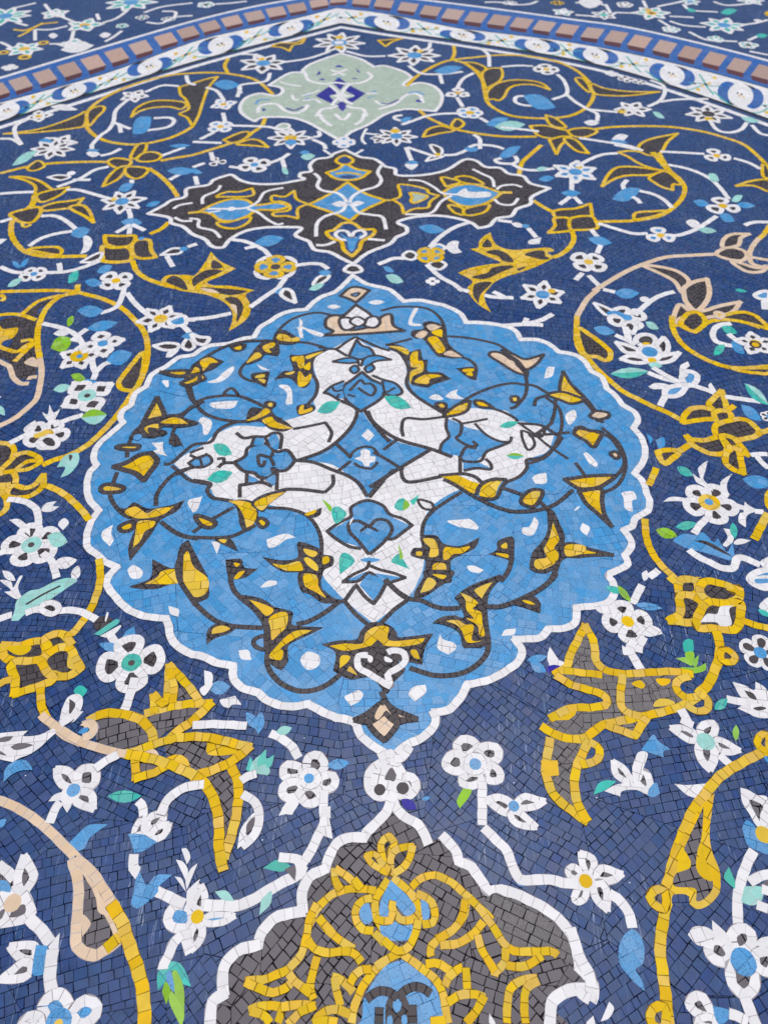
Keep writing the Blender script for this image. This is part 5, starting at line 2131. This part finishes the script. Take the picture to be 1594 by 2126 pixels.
F B : 570,1000! 640,930 740,850 890,845! 800,910 740,960 700,1040 650,1070!
P flower|white three petalled bud with dark slits on a blue cup, lower left
L W 9.24 : 1140,650 1180,700 1190,790
O WJ 8.25 : 1105,920 1150,820 1180,800 1190,900 1150,930
O WJ 8.25 : 1225,880 1230,800 1300,760 1360,770 1310,860
O WJ 8.25 : 1240,950 1300,870 1400,850 1350,940 1280,970
F W : 1350,880! 1430,825! 1400,900 1340,960
F W : 1180,780 1220,800 1230,930 1180,910
F B : 1060,925! 1180,930 1300,990! 1200,1060 1110,1085! 1090,1010
F W : 1290,750 1390,700 1370,780 1330,790
E
L W 10 : 1330,770 1380,660 1480,570 1590,530 1690,520
L W 10 : 1110,1090 1100,1160 1110,1220
F W : 1070,1190 1150,1190 1160,1220 1120,1300! 1075,1240
P flower|white ring petal flower with dark petals and blue centre, left of the dark arched medallion
@ 400 1500
O WJ 9.75 : 750,440 760,360 830,350 900,380 890,450 800,460
O WJ 9.75 : 940,340 970,280 1060,280 1090,370 1040,430 950,400
O WJ 9.75 : 1060,460 1150,430 1180,500 1130,560 1040,540
O WJ 9.75 : 890,600 920,540 1010,540 1060,620 960,680
O WJ 9.75 : 740,580 770,510 860,490 910,540 860,610 780,630
C W 960 465 100
L W 7.7 : 900,470 920,420 980,400 1035,440 1030,500 980,530 920,510 900,470
C B 962 465 42
F W : 710,775! 780,660 880,650 830,740
E
L W 10 : 0,30 150,20 300,25 450,35
L W 10 : 640,90 730,130 820,200 880,300
T P : 690,85 820,45 .6
T B : 1110,360 1300,330 .5
L W 9.24 : 1090,560 1080,700 1090,820
F W : 1050,820 1120,780 1160,970! 1080,930
L W 9.24 : 1070,870 1000,1030 920,1150 900,1190
P bud|green sprouting bud with pale tips beside the left yellow palmette
F G : 440,390! 480,290 500,400 470,410!
F P : 490,330! 560,270 600,300 640,400 620,440! 480,410
F G : 540,300! 605,225 610,300 675,270! 640,370 540,370
F P : 500,400 600,350 620,440!
E
L W 9.24 : 400,490 460,450 530,430
P bud|white curved bud with dark slit right of the left yellow palmette
L W 9.24 : 410,600 500,650 550,740 545,850 510,940 400,1040
F W : 370,1055! 400,890 500,760 510,800 440,920 480,960
F J : 445,935! 450,850 510,790 505,870
E
P bud|white double ring bud between the round medallion and the dark arched one
@ 600 1500
L W 10 : 860,250 780,330 690,380 660,450 660,550 740,620 820,600 860,540 840,440 770,420 700,440
L W 10 : 740,300 840,260 880,330 940,430 1030,470 1050,550 980,610 900,600 860,540
F W : 680,450 760,380 860,330 960,450 1010,550 960,620 870,600 800,640 700,600
F J : 790,470 840,380 870,450 840,480
C K 750 560 48
C K 940 548 52
F J : 800,440! 850,380 890,440! 870,490 830,480
L W 10 : 870,300 930,300 1000,200
E
P flower|white five petalled flower with a white ring and blue centre right of the white knot
@ 800 1500
O WJ 9.75 : 590,180 640,140 720,150 760,210 690,270 610,260
O WJ 9.75 : 780,230 840,190 930,220 930,300 860,330 790,290
O WJ 9.75 : 840,390 880,350 940,400 950,470 880,490 830,450
O WJ 9.75 : 630,470 700,420 790,430 790,490 710,530 640,510
O WJ 9.75 : 500,330 550,260 640,280 650,370 590,410 520,380
C W 740 345 110
L W 8.47 : 675,350 700,290 770,280 805,330 790,390 730,410 680,390 675,350
C B 742 347 50
E
L W 10 : 800,490 800,640 800,860
L W 10 : 810,870 900,960 1000,1060 1050,1190
F L : 640,550! 710,560 690,620 615,715! 590,650
T D : 130,640 260,720 .6
T B : 300,640 370,620 .5
P flower|white three winged flower with a blue centre near the middle right foreground
O WJ 9 : 850,645! 930,620 1010,650 1050,690 1000,750 920,710
O WJ 9 : 1090,660 1150,615 1220,630 1310,655! 1230,700 1120,710
O WJ 9 : 1030,750 1080,740 1140,770 1240,865! 1140,860 1060,820
C B 1062 695 46
E
@ 1194 1500
E
P flower|white flower with an aqua centre near the right yellow vine
O WJ 9.75 : 800,50! 900,45 1000,100 990,150 920,140
O WJ 9.75 : 1030,60 1060,20 1150,10 1150,90 1100,130 1050,110
O WJ 9.75 : 1150,150 1210,150 1350,230! 1260,250 1180,220
O WJ 9.75 : 1020,220 1040,180 1140,210 1150,290 1110,385! 1040,310
C P 1078 160 76
L W 9.24 : 870,-20 980,30
L W 9.24 : 1190,270 1280,350
E
T L : 1330,20 1330,155 .45
P flower|white drooping flower on a blue crest left of the right yellow vine
O WJ 9 : 320,330! 400,380 440,440 470,500 400,480 330,420
O WJ 9 : 510,480 540,410 590,420 620,520 590,570 530,520
F W : 520,250 600,260 560,390 540,480 480,480 470,370!
F W : 240,570! 330,520 450,500 560,520 600,600! 500,560 390,570 370,615!
F B : 545,230! 640,105 690,160 790,225! 730,240 730,290! 640,260
F B : 600,610! 610,550 670,500 700,590! 650,620
F G : 150,600! 190,510 260,480 340,490! 250,560
E
F W : 820,510! 930,520 1100,510 1060,570 1000,630! 920,600
L Y 10.8 : 1640,170 1590,230 1480,280 1350,350 1220,430 1130,520 1060,620 980,720 900,900 840,1060 800,1196 770,1350 765,1450 740,1560 710,1760 700,1880 720,2050 740,2200 760,2400 770,2520
P palmette|yellow leaf with dark spine and hooked foot on the right yellow vine
O YJ 9.75 : 1590,100 1530,110 1500,170 1540,220 1600,220
@ 1194 1680
F Y : 1010,20 1150,-130! 1130,20 1110,200 1130,350 1190,500 1200,600 1190,700 1100,800 1000,830 930,770 930,720 700,700 760,500 820,350
F J : 1060,-20! 1055,100 1040,250 1010,350 1000,490 1060,580 1130,590 1130,670 1060,750 1000,760 990,660 820,640 830,540 940,490 950,420 900,345 940,240 1000,110
F N : 810,715 925,715 930,800 810,800
F Y : 860,350 900,345 945,420 945,490 840,530!
F Y : 1050,310 1070,400 1130,590 1060,570 1000,495 1010,440!
O YJ 9.75 : 740,680 650,675 615,730 650,790 740,830
@ 1194 1500
P flower|white and blue flower with yellow centre and dark petals at the right edge, lower
F W : 1365,540! 1430,560 1500,600 1600,640 1600,900 1510,870 1440,760 1380,660
F J : 1440,640 1550,690 1530,760 1525,820! 1470,720
F B : 1380,870! 1420,810 1500,880 1500,950 1600,990 1600,1090 1500,1060 1420,1010
C Y 1560 930 70
E
L W 10 : 1475,1060 1410,1196 1360,1360 1340,1500 1345,1620 1345,1720
T B : 1560,280 1640,340 .5
@ 0 1680
P palmette|sand edged dark drop leaf on the left sand vine
O SJ 10.5 : 600,430 640,560 650,700 640,870 630,1010 630,1120 700,1195 790,1210 850,1180 930,1130 990,1050 930,900 860,760 780,600 700,480
F S : 790,640! 850,760 910,890! 820,860 800,780
F S : 680,880 745,930 740,980 680,1060!
L Y 10.8 : 870,1160 990,1060
E
L S : 640,420 760,520 840,640 900,740 920,780
L Y 12.3 : 915,780 1010,940 1060,1100 1130,1300 1180,1500 1200,1800
P flower|white star flower with sand centre, blue inlay and dark petals, lower left edge
F J : -40,520 60,540 110,600 110,660 60,640 -20,600
F B : -20,600 60,600 90,680 0,690 -40,700
L W 10 : -20,460 60,520 120,580
O WJ 9.75 : 150,540 200,400! 250,480 280,570 230,650 190,710 150,640
O WJ 9.75 : 90,900 180,790 230,790 220,860 150,910
F W : 100,640 170,640 250,700 300,830 290,880 210,950 0,990 -40,980 -40,700 80,690
F J : 75,900! 110,830 200,790 210,860 140,895
F J : -20,930! 0,850 45,830 20,900
C S 105 780 72
E
L W 10.8 : 230,900 330,990 420,1110
P flower|white fork petalled bud with blue cup at the lower left edge
@ 0 1826
O WJ 8.25 : 90,560! 200,545 290,560 290,640 230,670 150,640
O WJ 8.25 : 20,825! 110,750 180,690 260,700 240,790 130,830
F B : 300,545! 400,570 370,770 260,805! 280,650
F W : 400,560! 495,445! 480,600 460,700
L W 11.6 : 440,580 420,700 415,830 430,960
P flower|white flower with blue petals and yellow centre at the bottom left corner
O WB 10.5 : 350,1050 400,980 500,950 560,1010 560,1090 450,1150 370,1130
O WB 10.5 : 590,1110 660,1030 730,1000 800,1050 790,1130 720,1190 640,1196
O WW 9.75 : 170,1196 240,1130 330,1130 350,1196 260,1230
C B 485 1190 110
C Y 485 1200 36
E
P leaf_bud|teal leaf with lime feathers and a blue drop hanging from a white stem
F G : 1305,925! 1300,800 1340,720 1430,680 1500,710 1550,800 1580,890! 1470,850 1430,760 1380,790 1370,850
F B : 1375,790 1410,760 1440,860 1450,950! 1390,880
F L : 1340,930! 1370,850 1410,920 1375,1040!
F L : 1420,770! 1460,760 1520,900 1525,1100! 1450,970 1440,870
F L : 1415,920! 1460,980 1525,1110 1500,1230! 1400,1020
@ 300 1680
P flower|white flower with yellow centre, blue side petals and a feather sprout
O WB 9 : 330,800 240,810 190,900 230,980 330,990 390,950 390,850
O WB 9 : 500,900 620,870 740,890! 640,940 510,950
O WJ 8.25 : 400,800 440,700 470,640! 500,720 490,820 450,840
O WJ 9 : 390,1160! 370,1050 430,950 480,1000 460,1090
C Y 437 893 54
L W 10 : 340,1000 350,1100 380,1196
L W 9.24 : 310,1040 230,1120 210,1196 160,1280 150,1330
F W : 350,680! 410,620 460,580! 440,640 400,760 400,830 350,790
F W : 305,330! 350,330 380,400 350,460!
F W : 260,420! 320,440 360,510 340,590!
F W : 440,450! 380,500 340,590 350,670!
F W : 250,560! 310,580 345,690!
E
L W 10 : 80,670 200,730 330,790
L W 10.8 : 490,800 640,800 780,800 900,750 1050,660 1180,590 1280,540 1310,470
P bud|white bud with teal leaf and dark tip on the white stem left of the dark medallion
F G : 980,490! 1100,420 1210,470! 1130,520
F J : 1160,500! 1250,475 1245,600!
L W 9.24 : 1110,400 1220,410 1300,430
F W : 1230,430 1330,430 1330,560 1260,590! 1250,480
E
L W 10 : 1500,-20 1500,80 
L W 10 : 1480,130 1400,300 1330,430
F W : 1450,90 1520,80 1555,250! 1470,210
F P : 580,685! 680,680 745,765! 650,755
F P : 965,750! 1050,680 1040,790 950,880!
F W : 1130,40! 1150,-20 1250,-20 1220,50!
F B : 15,640! 100,550 230,545! 120,640 110,690 30,770 -60,830! -110,790 -90,690 -70,580 -40,520! 5,620
@ 0 1680
E
@ 800 1826
T B : 1080,-10 1150,60 .6
@ 1194 1680
P flower|white star flower with yellow centre in the right foreground
O WJ 9 : 50,370! 130,400 160,460 130,540 90,540 60,460
O WJ 9 : 180,530 230,490 380,540! 290,600 180,580
O WJ 9 : 150,640 210,610 260,680 260,830! 170,740
O WJ 9 : -60,500 -10,480 50,530 20,580 -50,560
O WJ 9 : -10,740 30,650 90,660 80,740 20,770
C W 85 600 80
C Y 85 598 56
E
L W 10 : 280,700 370,760 440,860 475,990
F B : 470,990! 400,1050 360,1150 365,1270 420,1360 480,1430 575,1510! 550,1420 500,1330 560,1280 570,1150 530,1040
@ 800 1500
L W 10 : 1050,1190 1100,1290 1180,1310 1330,1300 1480,1330 1600,1345
@ 1194 1680
F G : 1270,480! 1320,600 1320,665! 1230,570
P flower|white flower with aqua centre and dark petals at the right edge, foreground
F P : 1400,640! 1550,650 1540,760 1460,800 1370,770!
L W 9.24 : 1440,610 1520,560 1620,540
F J : 1515,640! 1594,590 1640,640
L W 9.24 : 1500,790 1594,830
L W 9.24 : 1540,660 1620,690
E
@ 1194 1826
P flower|white six petalled flower with blue centre at the lower right
O WJ 9.75 : 1300,520 1300,440 1370,405 1450,440 1460,530 1400,600 1340,590
O WJ 9.75 : 1100,580 1130,500 1220,520 1290,640 1220,690 1130,650
O WJ 9.75 : 1280,770 1290,700 1370,740 1480,780 1480,900 1400,960 1310,890
O WJ 9.75 : 1490,620 1600,600 1640,700 1600,780 1500,720
F W : 930,460! 980,395 1090,400 1160,470 1080,550 1000,540
F W : 1130,340! 1250,450 1300,560 1200,520 1140,440
F W : 1480,550! 1530,490 1620,480 1620,560
C B 1390 685 106
E
L W 10.8 : 1400,980 1450,1100 1500,1230
P bud|white fork petalled bud with blue cup at the lower right
O WJ 9 : 940,1030 990,970 1060,980 1120,1090 1130,1150 1020,1120
O WJ 9 : 1000,1200 1040,1150 1140,1150 1150,1230
F B : 1135,1050! 1260,1080 1280,1140 1200,1220! 1160,1160
E
L W 9.24 : 1270,1110 1350,1140 1430,1190
F W : 280,1015! 320,1070 280,1150 210,1180!
F W : 150,1130! 165,1230 90,1196
O YJ 9 : 740,1060 650,1070 615,1140 650,1220 740,1230
P flower|white flower with aqua centre and yellow dot at the left of the bottom right curl
@ 0 0 1
P arched_medallion|dark brown arched medallion with white scalloped edge and yellow arabesques at the bottom
F J : 816,1662! 826,1685 850,1708 870,1722 880,1748! 905,1743 930,1752 942,1775 945,1795! 975,1797 1003,1848 1020,1862! 1050,1855 1100,1880 1150,1905 1180,1940 1200,1990 1205,2015 1210,2050 1160,2060 1145,2090 1135,2160 460,2160 445,2110 455,2070! 470,2055 465,2030 470,2000 490,1975 530,1965! 545,1935 570,1910 625,1892! 630,1850 640,1820 680,1802! 685,1770 710,1740 760,1732! 770,1715 800,1690
L W 10.4 : 816,1662! 826,1685 850,1703 872,1717 890,1755 
L W 10.4 : 920,1738 945,1765 953,1790 975,1797 1003,1835 1012,1850 1050,1850 1100,1870 1150,1900 1185,1940 1200,1990 1203,2010! 1230,2040 1232,2060 1228,2075
L W 10.4 : 1228,2055 1190,2055 1150,2075 1142,2110 1140,2160
L W 10.4 : 816,1650! 800,1690 765,1725 755,1740! 715,1742 690,1765 675,1805! 645,1820 628,1850 628,1893! 575,1905 545,1935 535,1963! 495,1975 470,2000 462,2030 465,2065! 440,2085 436,2150
@ 1194 1826
L W 10.8 : -40,400 0,540 60,700 120,790 130,900 120,1010
L W 9.24 : 20,900 60,960 120,1000
@ 800 1826
F H : 815,180! 900,115 1000,150 1250,280 1430,420 1530,560 1545,700! 1430,640 1380,590 1100,600 1000,545 900,380 830,230
@ 600 1640
O YK 7.4 : 770,540 760,440 830,385! 880,460 830,510 850,570 800,620
O YK 7.4 : 840,690 840,570 880,500 960,475 1020,475! 1000,560 940,650 870,690
O YK 7.4 : 810,690 740,650 670,600 640,550! 710,530 760,600 820,650
L Y 7.4 : 820,740! 760,830 710,930 720,1050 760,1130 800,1196
L Y 7.4 : 850,730! 960,810 1050,920 1080,1020 1060,1120 1040,1210
F B : 840,750! 950,850 1040,960 1030,1040 960,1040 890,960 850,910! 860,1000 810,1050 750,1040 760,920 
F B : 880,1080! 960,1120 1020,1120 1000,1240 800,1240 750,1130 830,1110
L Y 7.4 : 860,920 850,980 900,1060 960,1090 1040,1060 1080,1010
L Y 7.4 : 860,1010 840,1080 770,1090 710,1060
F B : 580,1010 650,930 690,1080 620,1110
L Y 7.4 : 690,900 600,920 550,1000 560,1100 620,1160 700,1170
F B : 1090,910 1150,950 1160,1060 1110,1080
L Y 7.4 : 1050,860 1150,900 1200,980 1200,1090 1100,1120
L Y 7.4 : 720,840 600,820 460,830 340,880 240,980 170,1110 140,1230
L Y 7.4 : 380,650! 380,760 430,830
L Y 7.4 : 380,650! 450,700 530,760 590,820
L Y 7.4 : 1010,810 1100,730 1210,710 1330,760 1450,860 1560,960 1680,1080
L Y 7.4 : 1470,900 1440,1060 1330,1180 1210,1240
L Y 7.4 : 240,1060 320,1160 420,1250
@ 400 1826
L Y 7.4 : 1030,200 970,320 940,480 900,620 800,740 720,780 600,830 430,845
L Y 7.4 : 1040,310 1130,420 1220,510 1340,580
L Y 7.4 : 950,500 1010,580 1100,610 1240,600 1330,610 1400,700
L Y 7.4 : 1030,640 1000,760 970,880 1000,1000
L Y 7.4 : 430,850! 560,910 660,940 760,910 820,850
L Y 7.4 : 790,780 870,870 980,950
L Y 7.4 : 1594,680 1500,760 1400,900 1340,1050 1310,1196
L Y 7.4 : 1500,440 1594,540
L Y 7.4 : 1150,810 1240,840 1330,940
L Y 7.4 : 1300,870 1340,800 1400,750 1480,750
L Y 7.4 : 1170,810 1190,920 1220,1050
L Y 7.4 : 460,1090! 570,1050 680,1050 740,1080 700,1196
L Y 7.4 : 470,1090! 580,1120 640,1196
L Y 7.4 : 750,1060 860,1040 1000,1050! 880,1110 800,1196
L Y 7.4 : 1300,1120 1200,1080 1100,1090 1040,1140 1000,1196
L Y 7.4 : 1180,20 1230,90
L Y 7.4 : 1330,0 1400,80
L Y 7.4 : 990,1196 1100,1170 1200,1190
@ 800 1826
F B : 130,670! 250,730 370,840 440,960 470,1100 480,1300 -500,1300 -220,1196 -180,1000 -100,850 0,720
L Y 7.4 : 120,600 250,700 380,800 460,900 490,1030 520,1196
L Y 7.4 : 120,610 0,670 -80,730
L Y 7.4 : -20,500 50,560 120,600 190,560 250,450 270,330
F K : 40,965 100,985 160,965 195,1060 175,1230 20,1230 0,1060
F B : 65,1015 95,990 128,1015 128,1070 95,1105 65,1070
F B : 15,1150 50,1130 60,1200 20,1220
F B : 135,1140 170,1125 180,1190 140,1210
L K 7.5 : 100,985 165,920 240,890 310,905 375,950!
L K 7.5 : 100,985 40,940 -40,925 -100,950 -160,1000!
L K 8 : 222,1040 228,1200
L K 8 : -50,1060 -55,1200
L Y 7.4 : 660,170 640,280 600,380 500,460 410,520 370,580 380,650
L Y 7.4 : 810,350 750,430 650,510 560,540 450,550
L Y 7.4 : 700,160 800,270 900,410 1000,560 1100,600 1250,600 1380,600 1430,635
L Y 7.4 : 990,570 990,680 910,770 900,810
L Y 7.4 : 760,460 790,570 860,690 910,770
L Y 7.4 : 1000,710 1100,730 1200,700 1300,630
L Y 7.4 : 330,700 440,700 540,760
L Y 7.4 : 640,730 590,750 520,820 490,890
L Y 7.4 : 665,730 670,830 680,920
L Y 7.4 : 530,1010 620,960 720,950 810,980! 760,1080 680,1180
L Y 7.4 : 1260,820! 1120,840 1040,900 1010,1000 1005,1196
L Y 7.4 : 1270,840! 1190,880 1150,960 1150,1100 1160,1196
F W : 860,1110! 910,1196 860,1196
L Y 7.4 : 370,1180 500,1170
"""
# ------------------------------------------------------------------ setting: the mortar bed under everything
bed = MB()
bed.tile([(-2.55, -0.35), (2.55, -0.35), (2.55, 4.9), (-2.55, 4.9)], -0.0022, mortar('bed_mortar', srgb(14, 20, 46), srgb(110, 122, 155), 0.52, 0.75), depth=0.05)
bo = bed.build('ground'); bo['kind'] = 'structure'

# ------------------------------------------------------------------ the long border lines (photograph pixels)
def curve_px(s):
    runs, _ = spline(parse_pts(s), False)
    out = []
    for r in runs: out += r if not out else r[1:]
    return out
A_L = curve_px('-330,262 -150,203 -40,173 0,161 213,97 400,43 525,13 630,-6 709,-20! 800,-11 890,0 1040,19 1200,41 1294,54 1420,81 1594,125 1720,165 1930,240')
B_L = curve_px('-330,318 -150,262 -40,226 0,213 213,154 400,87 500,62 600,41 699,16! 800,28 950,58 1000,64 1194,89 1395,130 1594,183 1720,225 1930,305')
C_L = curve_px('-330,372 -150,305 -40,267 0,253 176,198 400,129 576,82 708,48! 800,63 976,88 1194,124 1357,166 1594,247 1720,300 1930,395')
def plane(c): return [to_plane(*p) for p in c]
def shift(c, d): return [(x, y + d) for x, y in c]

panel = thing('mosaic_panel', 'large navy mosaic panel with round light blue medallion and yellow and white scrolling flowers', 'mosaic panel', (0, 0, 0))
spandrel = thing('spandrel_panel', 'navy mosaic corner panel with small white and green flowers beyond the pink brick border', 'mosaic panel', (0, 2.9, 0))
brick = thing('brick_border', 'pointed border band of pink squares with maroon edges on blue ground', 'border', (0, 2.5, 0))
scroll = thing('scroll_border', 'white border band with blue and white ovals and thin green tendrils', 'border', (0, 2.3, 0))
def part(name, mb, th, label=None):
    o = mb.build(name, None); th_parent(o, th)
    if label: o['label'] = label
    return o
def th_parent(o, th):
    o.parent = th
    o.location = (-th.location.x, -th.location.y, -th.location.z) if th.parent is None else (0, 0, 0)

# grounds
far = [to_plane(1930, -215), to_plane(-330, -215)]
Ppanel = ccw(plane(C_L) + [(2.4, 1.2), (1.3, 0.2), (0.9, -0.25), (-0.9, -0.25), (-1.3, 0.2), (-2.4, 1.2)])
Pspan = ccw(plane(A_L) + far)
def ground_tiles(P, name, th):
    mb = MB(); xs = [p[0] for p in P]; ys = [p[1] for p in P]
    z = level(P)
    # the field is laid in patches, each with its own direction, bent along the scrolls
    for q, V in patches(min(xs), max(xs), min(ys), max(ys), 0.0102, 3.1, 0.15):
        cx = sum(p[0] for p in q) / 4; cy = sum(p[1] for p in q) / 4
        if abs(cx) > 0.62 + 0.62 * max(cy, 0.0): continue
        r = clip(ccw(shrink(q, 0.00029)), V)
        if len(r) < 3: continue
        if cy > 1.2 or name != 'navy_field' or th is not panel: r = clip(P, r)
        if len(r) >= 3 and abs(area(r)) > 1e-6: mb.tile(r, z + random.uniform(-0.00001, 0.00001), MAT['N'], walls=cy < 1.6)
    return part(name, mb, th)
ground_tiles(Ppanel, 'navy_field', panel)
ground_tiles(Pspan, 'navy_field', spandrel)

# brick border
mb = MB(); fill(mb, plane(A_L) + plane(B_L)[::-1], 'Q', ang=0.0); part('blue_band', mb, brick)
mb = MB(); band(mb, plane(A_L), 'W', 0.013); part('white_edge', mb, brick)
mb = MB(); band(mb, plane(B_L), 'X', 0.009); part('black_edge', mb, brick)
def y_at(c, x):
    for i in range(len(c) - 1):
        if c[i][0] <= x <= c[i + 1][0]:
            t = (x - c[i][0]) / (c[i + 1][0] - c[i][0] + 1e-9); return c[i][1] + t * (c[i + 1][1] - c[i][1])
    return c[-1][1]
cen = [-150, -103, -54, -5, 42.6, 92.8, 144, 193, 242, 292, 344, 390, 435, 481, 528, 573, 616, 662, 704, 751, 797, 847, 894, 940, 988, 1036, 1083, 1130, 1178, 1230, 1279, 1328, 1380, 1432, 1483, 1534, 1585, 1637, 1690, 1744]
for x in cen:
    y = 0.55 * y_at(A_L, x) + 0.45 * y_at(B_L, x)
    sl = (y_at(A_L, x + 20) - y_at(A_L, x - 20)) / 40.0
    thick = (y_at(B_L, x) - y_at(A_L, x))
    side = -1 if x > 700 else 1
    lean = side * 0.30 * thick * (0.4 + 0.6 * min(1, abs(x - 700) / 300))
    if x < 640: sl_ = sl
    t = thick * 0.20; hw = 18.2 * (1 + 0.0 * x)
    # the painted block: a pink top and a maroon face on its near side
    top = [(x - hw - lean * 0.5, y - t - sl * hw), (x + hw - lean * 0.5, y - t + sl * hw), (x + hw + lean * 0.5, y + t + sl * hw), (x - hw + lean * 0.5, y + t - sl * hw)]
    hb = thick * 0.17
    low = [(x - hw + lean * 0.5, y + t - sl * hw), (x + hw + lean * 0.5, y + t + sl * hw), (x + hw * 0.9 + lean * 0.5, y + t + hb + sl * hw), (x - hw * 0.85 + lean * 0.5, y + t + hb - sl * hw)]
    mb = MB(); fill(mb, [to_plane(*p) for p in low], 'M', cell=0.05); fill(mb, [to_plane(*p) for p in top], 'O', cell=0.08)
    part('brick_square', mb, brick)

# scroll border
mb = MB(); fill(mb, plane(B_L) + plane(C_L)[::-1], 'W', ang=0.0, cell=0.03); part('white_band', mb, scroll)
def ell(cx, cy, rx, ry, sl, n=18):
    a = math.atan(sl); ca, sa = math.cos(a), math.sin(a)
    return [to_plane(cx + rx * math.cos(k / n * math.tau) * ca - ry * math.sin(k / n * math.tau) * sa,
                     cy + rx * math.cos(k / n * math.tau) * sa + ry * math.sin(k / n * math.tau) * ca) for k in range(n)]
ov = [(-120, 281), (15, 237), (154, 184), (311, 136), (458, 93), (604, 57), (803, 45), (960, 67), (1115, 93), (1236, 112), (1395, 148), (1537, 193), (1690, 245)]
for (x, y) in ov:
    y = (y_at(B_L, x) + y_at(C_L, x)) / 2
    sl = (y_at(C_L, x + 25) - y_at(C_L, x - 25)) / 50.0
    th_ = (y_at(C_L, x) - y_at(B_L, x)); s = -1 if x < 700 else 1
    root = bpy.data.objects.new('oval_flower', None); COL.objects.link(root); th_parent(root, scroll)
    def sp(name, mb):
        o = mb.build(name, root); return o
    for e in (-1, 1):
        mb = MB()
        fill(mb, ell(x + e * 27, y + e * 27 * sl - 2.5 * e * s, 21, th_ * 0.36, sl), 'Q', cell=0.03)
        sp('blue_crescent', mb)
    mb = MB(); fill(mb, ell(x + s * 18, y - th_ * 0.40 + s * 18 * sl, 16, 2.2, sl), 'X', cell=0.06); sp('dark_tip', mb); mb = MB(); fill(mb, ell(x - s * 18, y + th_ * 0.40 - s * 18 * sl, 16, 2.2, sl), 'X', cell=0.06); sp('dark_tip', mb)
    mb = MB(); fill(mb, ell(x, y, 27, th_ * 0.40, sl), 'W', cell=0.03); sp('white_oval', mb)
    mb = MB()
    for k in range(4):
        fill(mb, ell(x + (k - 1.5) * 4.2, y + (k % 2) * 4 - 2 + (k - 1.5) * 4 * sl, 2.6, 1.8, sl, 8), 'XYXY'[k], cell=0.05)
    sp('centre_fleck', mb)
    for e in (-1, 1):
        mb = MB()
        fill(mb, ell(x + e * 54, y + e * 54 * sl + e * s * th_ * 0.28, 5, 3.0, sl, 8), 'Y', cell=0.05)
        sp('yellow_tip', mb)
    mb = MB()
    lo = [(x - 56, y - 56 * sl + th_ * 0.2), (x - 28, y - 28 * sl + th_ * 0.43), (x, y + th_ * 0.50), (x + 34, y + 34 * sl + th_ * 0.42), (x + 62, y + 62 * sl + th_ * 0.05)]
    rn, _ = spline([(a, b, False) for a, b in lo], False)
    band(mb, [to_plane(*p) for p in rn[0]], 'G', 0.0045); sp('green_tendril', mb)
tw = [(-55, 250), (78, 206), (233, 158), (386, 110), (530, 73), (673, 38), (731, 33), (880, 55), (1041, 75), (1176, 98), (1314, 128), (1465, 168), (1612, 220)]
for (x, y) in tw:
    y = (y_at(B_L, x) + y_at(C_L, x)) / 2; sl = (y_at(C_L, x + 25) - y_at(C_L, x - 25)) / 50.0; s = 1 if x > 700 else -1
    q = (y_at(C_L, x) - y_at(B_L, x)) * 0.40
    mb = MB()
    for pts in ([(x + s * -14, y - q), (x - s * 4, y - q * 0.3), (x + s * 2, y + q * 0.2), (x + s * 16, y + q)], [(x - 34, y - 34 * sl + q * 0.35), (x - 12, y - 12 * sl + 2), (x + 10, y + 10 * sl), (x + 32, y + 32 * sl - q * 0.35)]):
        rn, _ = spline([(a, b, False) for a, b in pts], False)
        band(mb, [to_plane(*p) for p in rn[0]], 'G', 0.0045)
    fill(mb, ell(x, y, 4.5, 2.2, sl, 8), 'X', cell=0.05); fill(mb, ell(x + 7, y - 2, 4, 2.2, sl, 8), 'Y', cell=0.05); fill(mb, ell(x - 7, y + 3, 3.5, 2, sl, 8), 'Y', cell=0.05)
    fill(mb, ell(x - 24, y - 24 * sl + q * 0.3, 4, 1.8, sl, 8), 'X', cell=0.05)
    part('green_twig', mb, scroll)
mb = MB(); band(mb, plane(C_L), 'X', 0.011); part('black_edge', mb, scroll)
mb = MB(); band(mb, [to_plane(x, y + 7.5 + 0.005 * abs(x - 709)) for x, y in C_L], 'W', 0.016); part('white_edge', mb, scroll)

# ------------------------------------------------------------------ the traced ornament
run_script(DATA, 'mosaic_panel')

# parts: past a hundred of a kind the smallest go into one mesh
from collections import defaultdict
solo = defaultdict(list)
for it in ITEMS:
    it.subs = [(n, m) for n, m in it.subs if m.f]
    if it.subs: solo[(it.target, it.kind)].append(it)
for (tgt, kind), lst in solo.items():
    th = THINGS[tgt]
    lst.sort(key=lambda i: -sum(m.area for _, m in i.subs))
    for it in lst[:100]:
        if len(it.subs) == 1:
            o = it.subs[0][1].build(kind, None); th_parent(o, th)
        else:
            allv = [v for _, m in it.subs for v in m.v]
            c = (sum(v[0] for v in allv) / len(allv), sum(v[1] for v in allv) / len(allv), 0)
            o = bpy.data.objects.new(kind, None); COL.objects.link(o); o.parent = th
            o.empty_display_size = 0.02
            o.location = (c[0] - th.location.x, c[1] - th.location.y, 0)
            cnt = defaultdict(int)
            for n, m in it.subs: cnt[n] += 1
            rest = {}
            for n, m in sorted(it.subs, key=lambda s: -s[1].area):
                s = m.build(n, o); s.location = (-c[0], -c[1], 0)
        if it.label: o['label'] = it.label
    if len(lst) > 100:
        big = MB()
        for it in lst[100:]:
            for _, m in it.subs:
                k = len(big.v); big.v += m.v
                for f, mi, c in zip(m.f, m.m, m.c):
                    big.f.append(tuple(i + k for i in f)); big.m.append(big.mi(m.mats[mi])); big.c.append(c)
        o = big.build(kind, None); th_parent(o, th); o['kind'] = 'stuff'
    print(tgt, kind, len(lst))
print('objects', len(bpy.data.objects), 'max height mm', HM.max() * 1000)
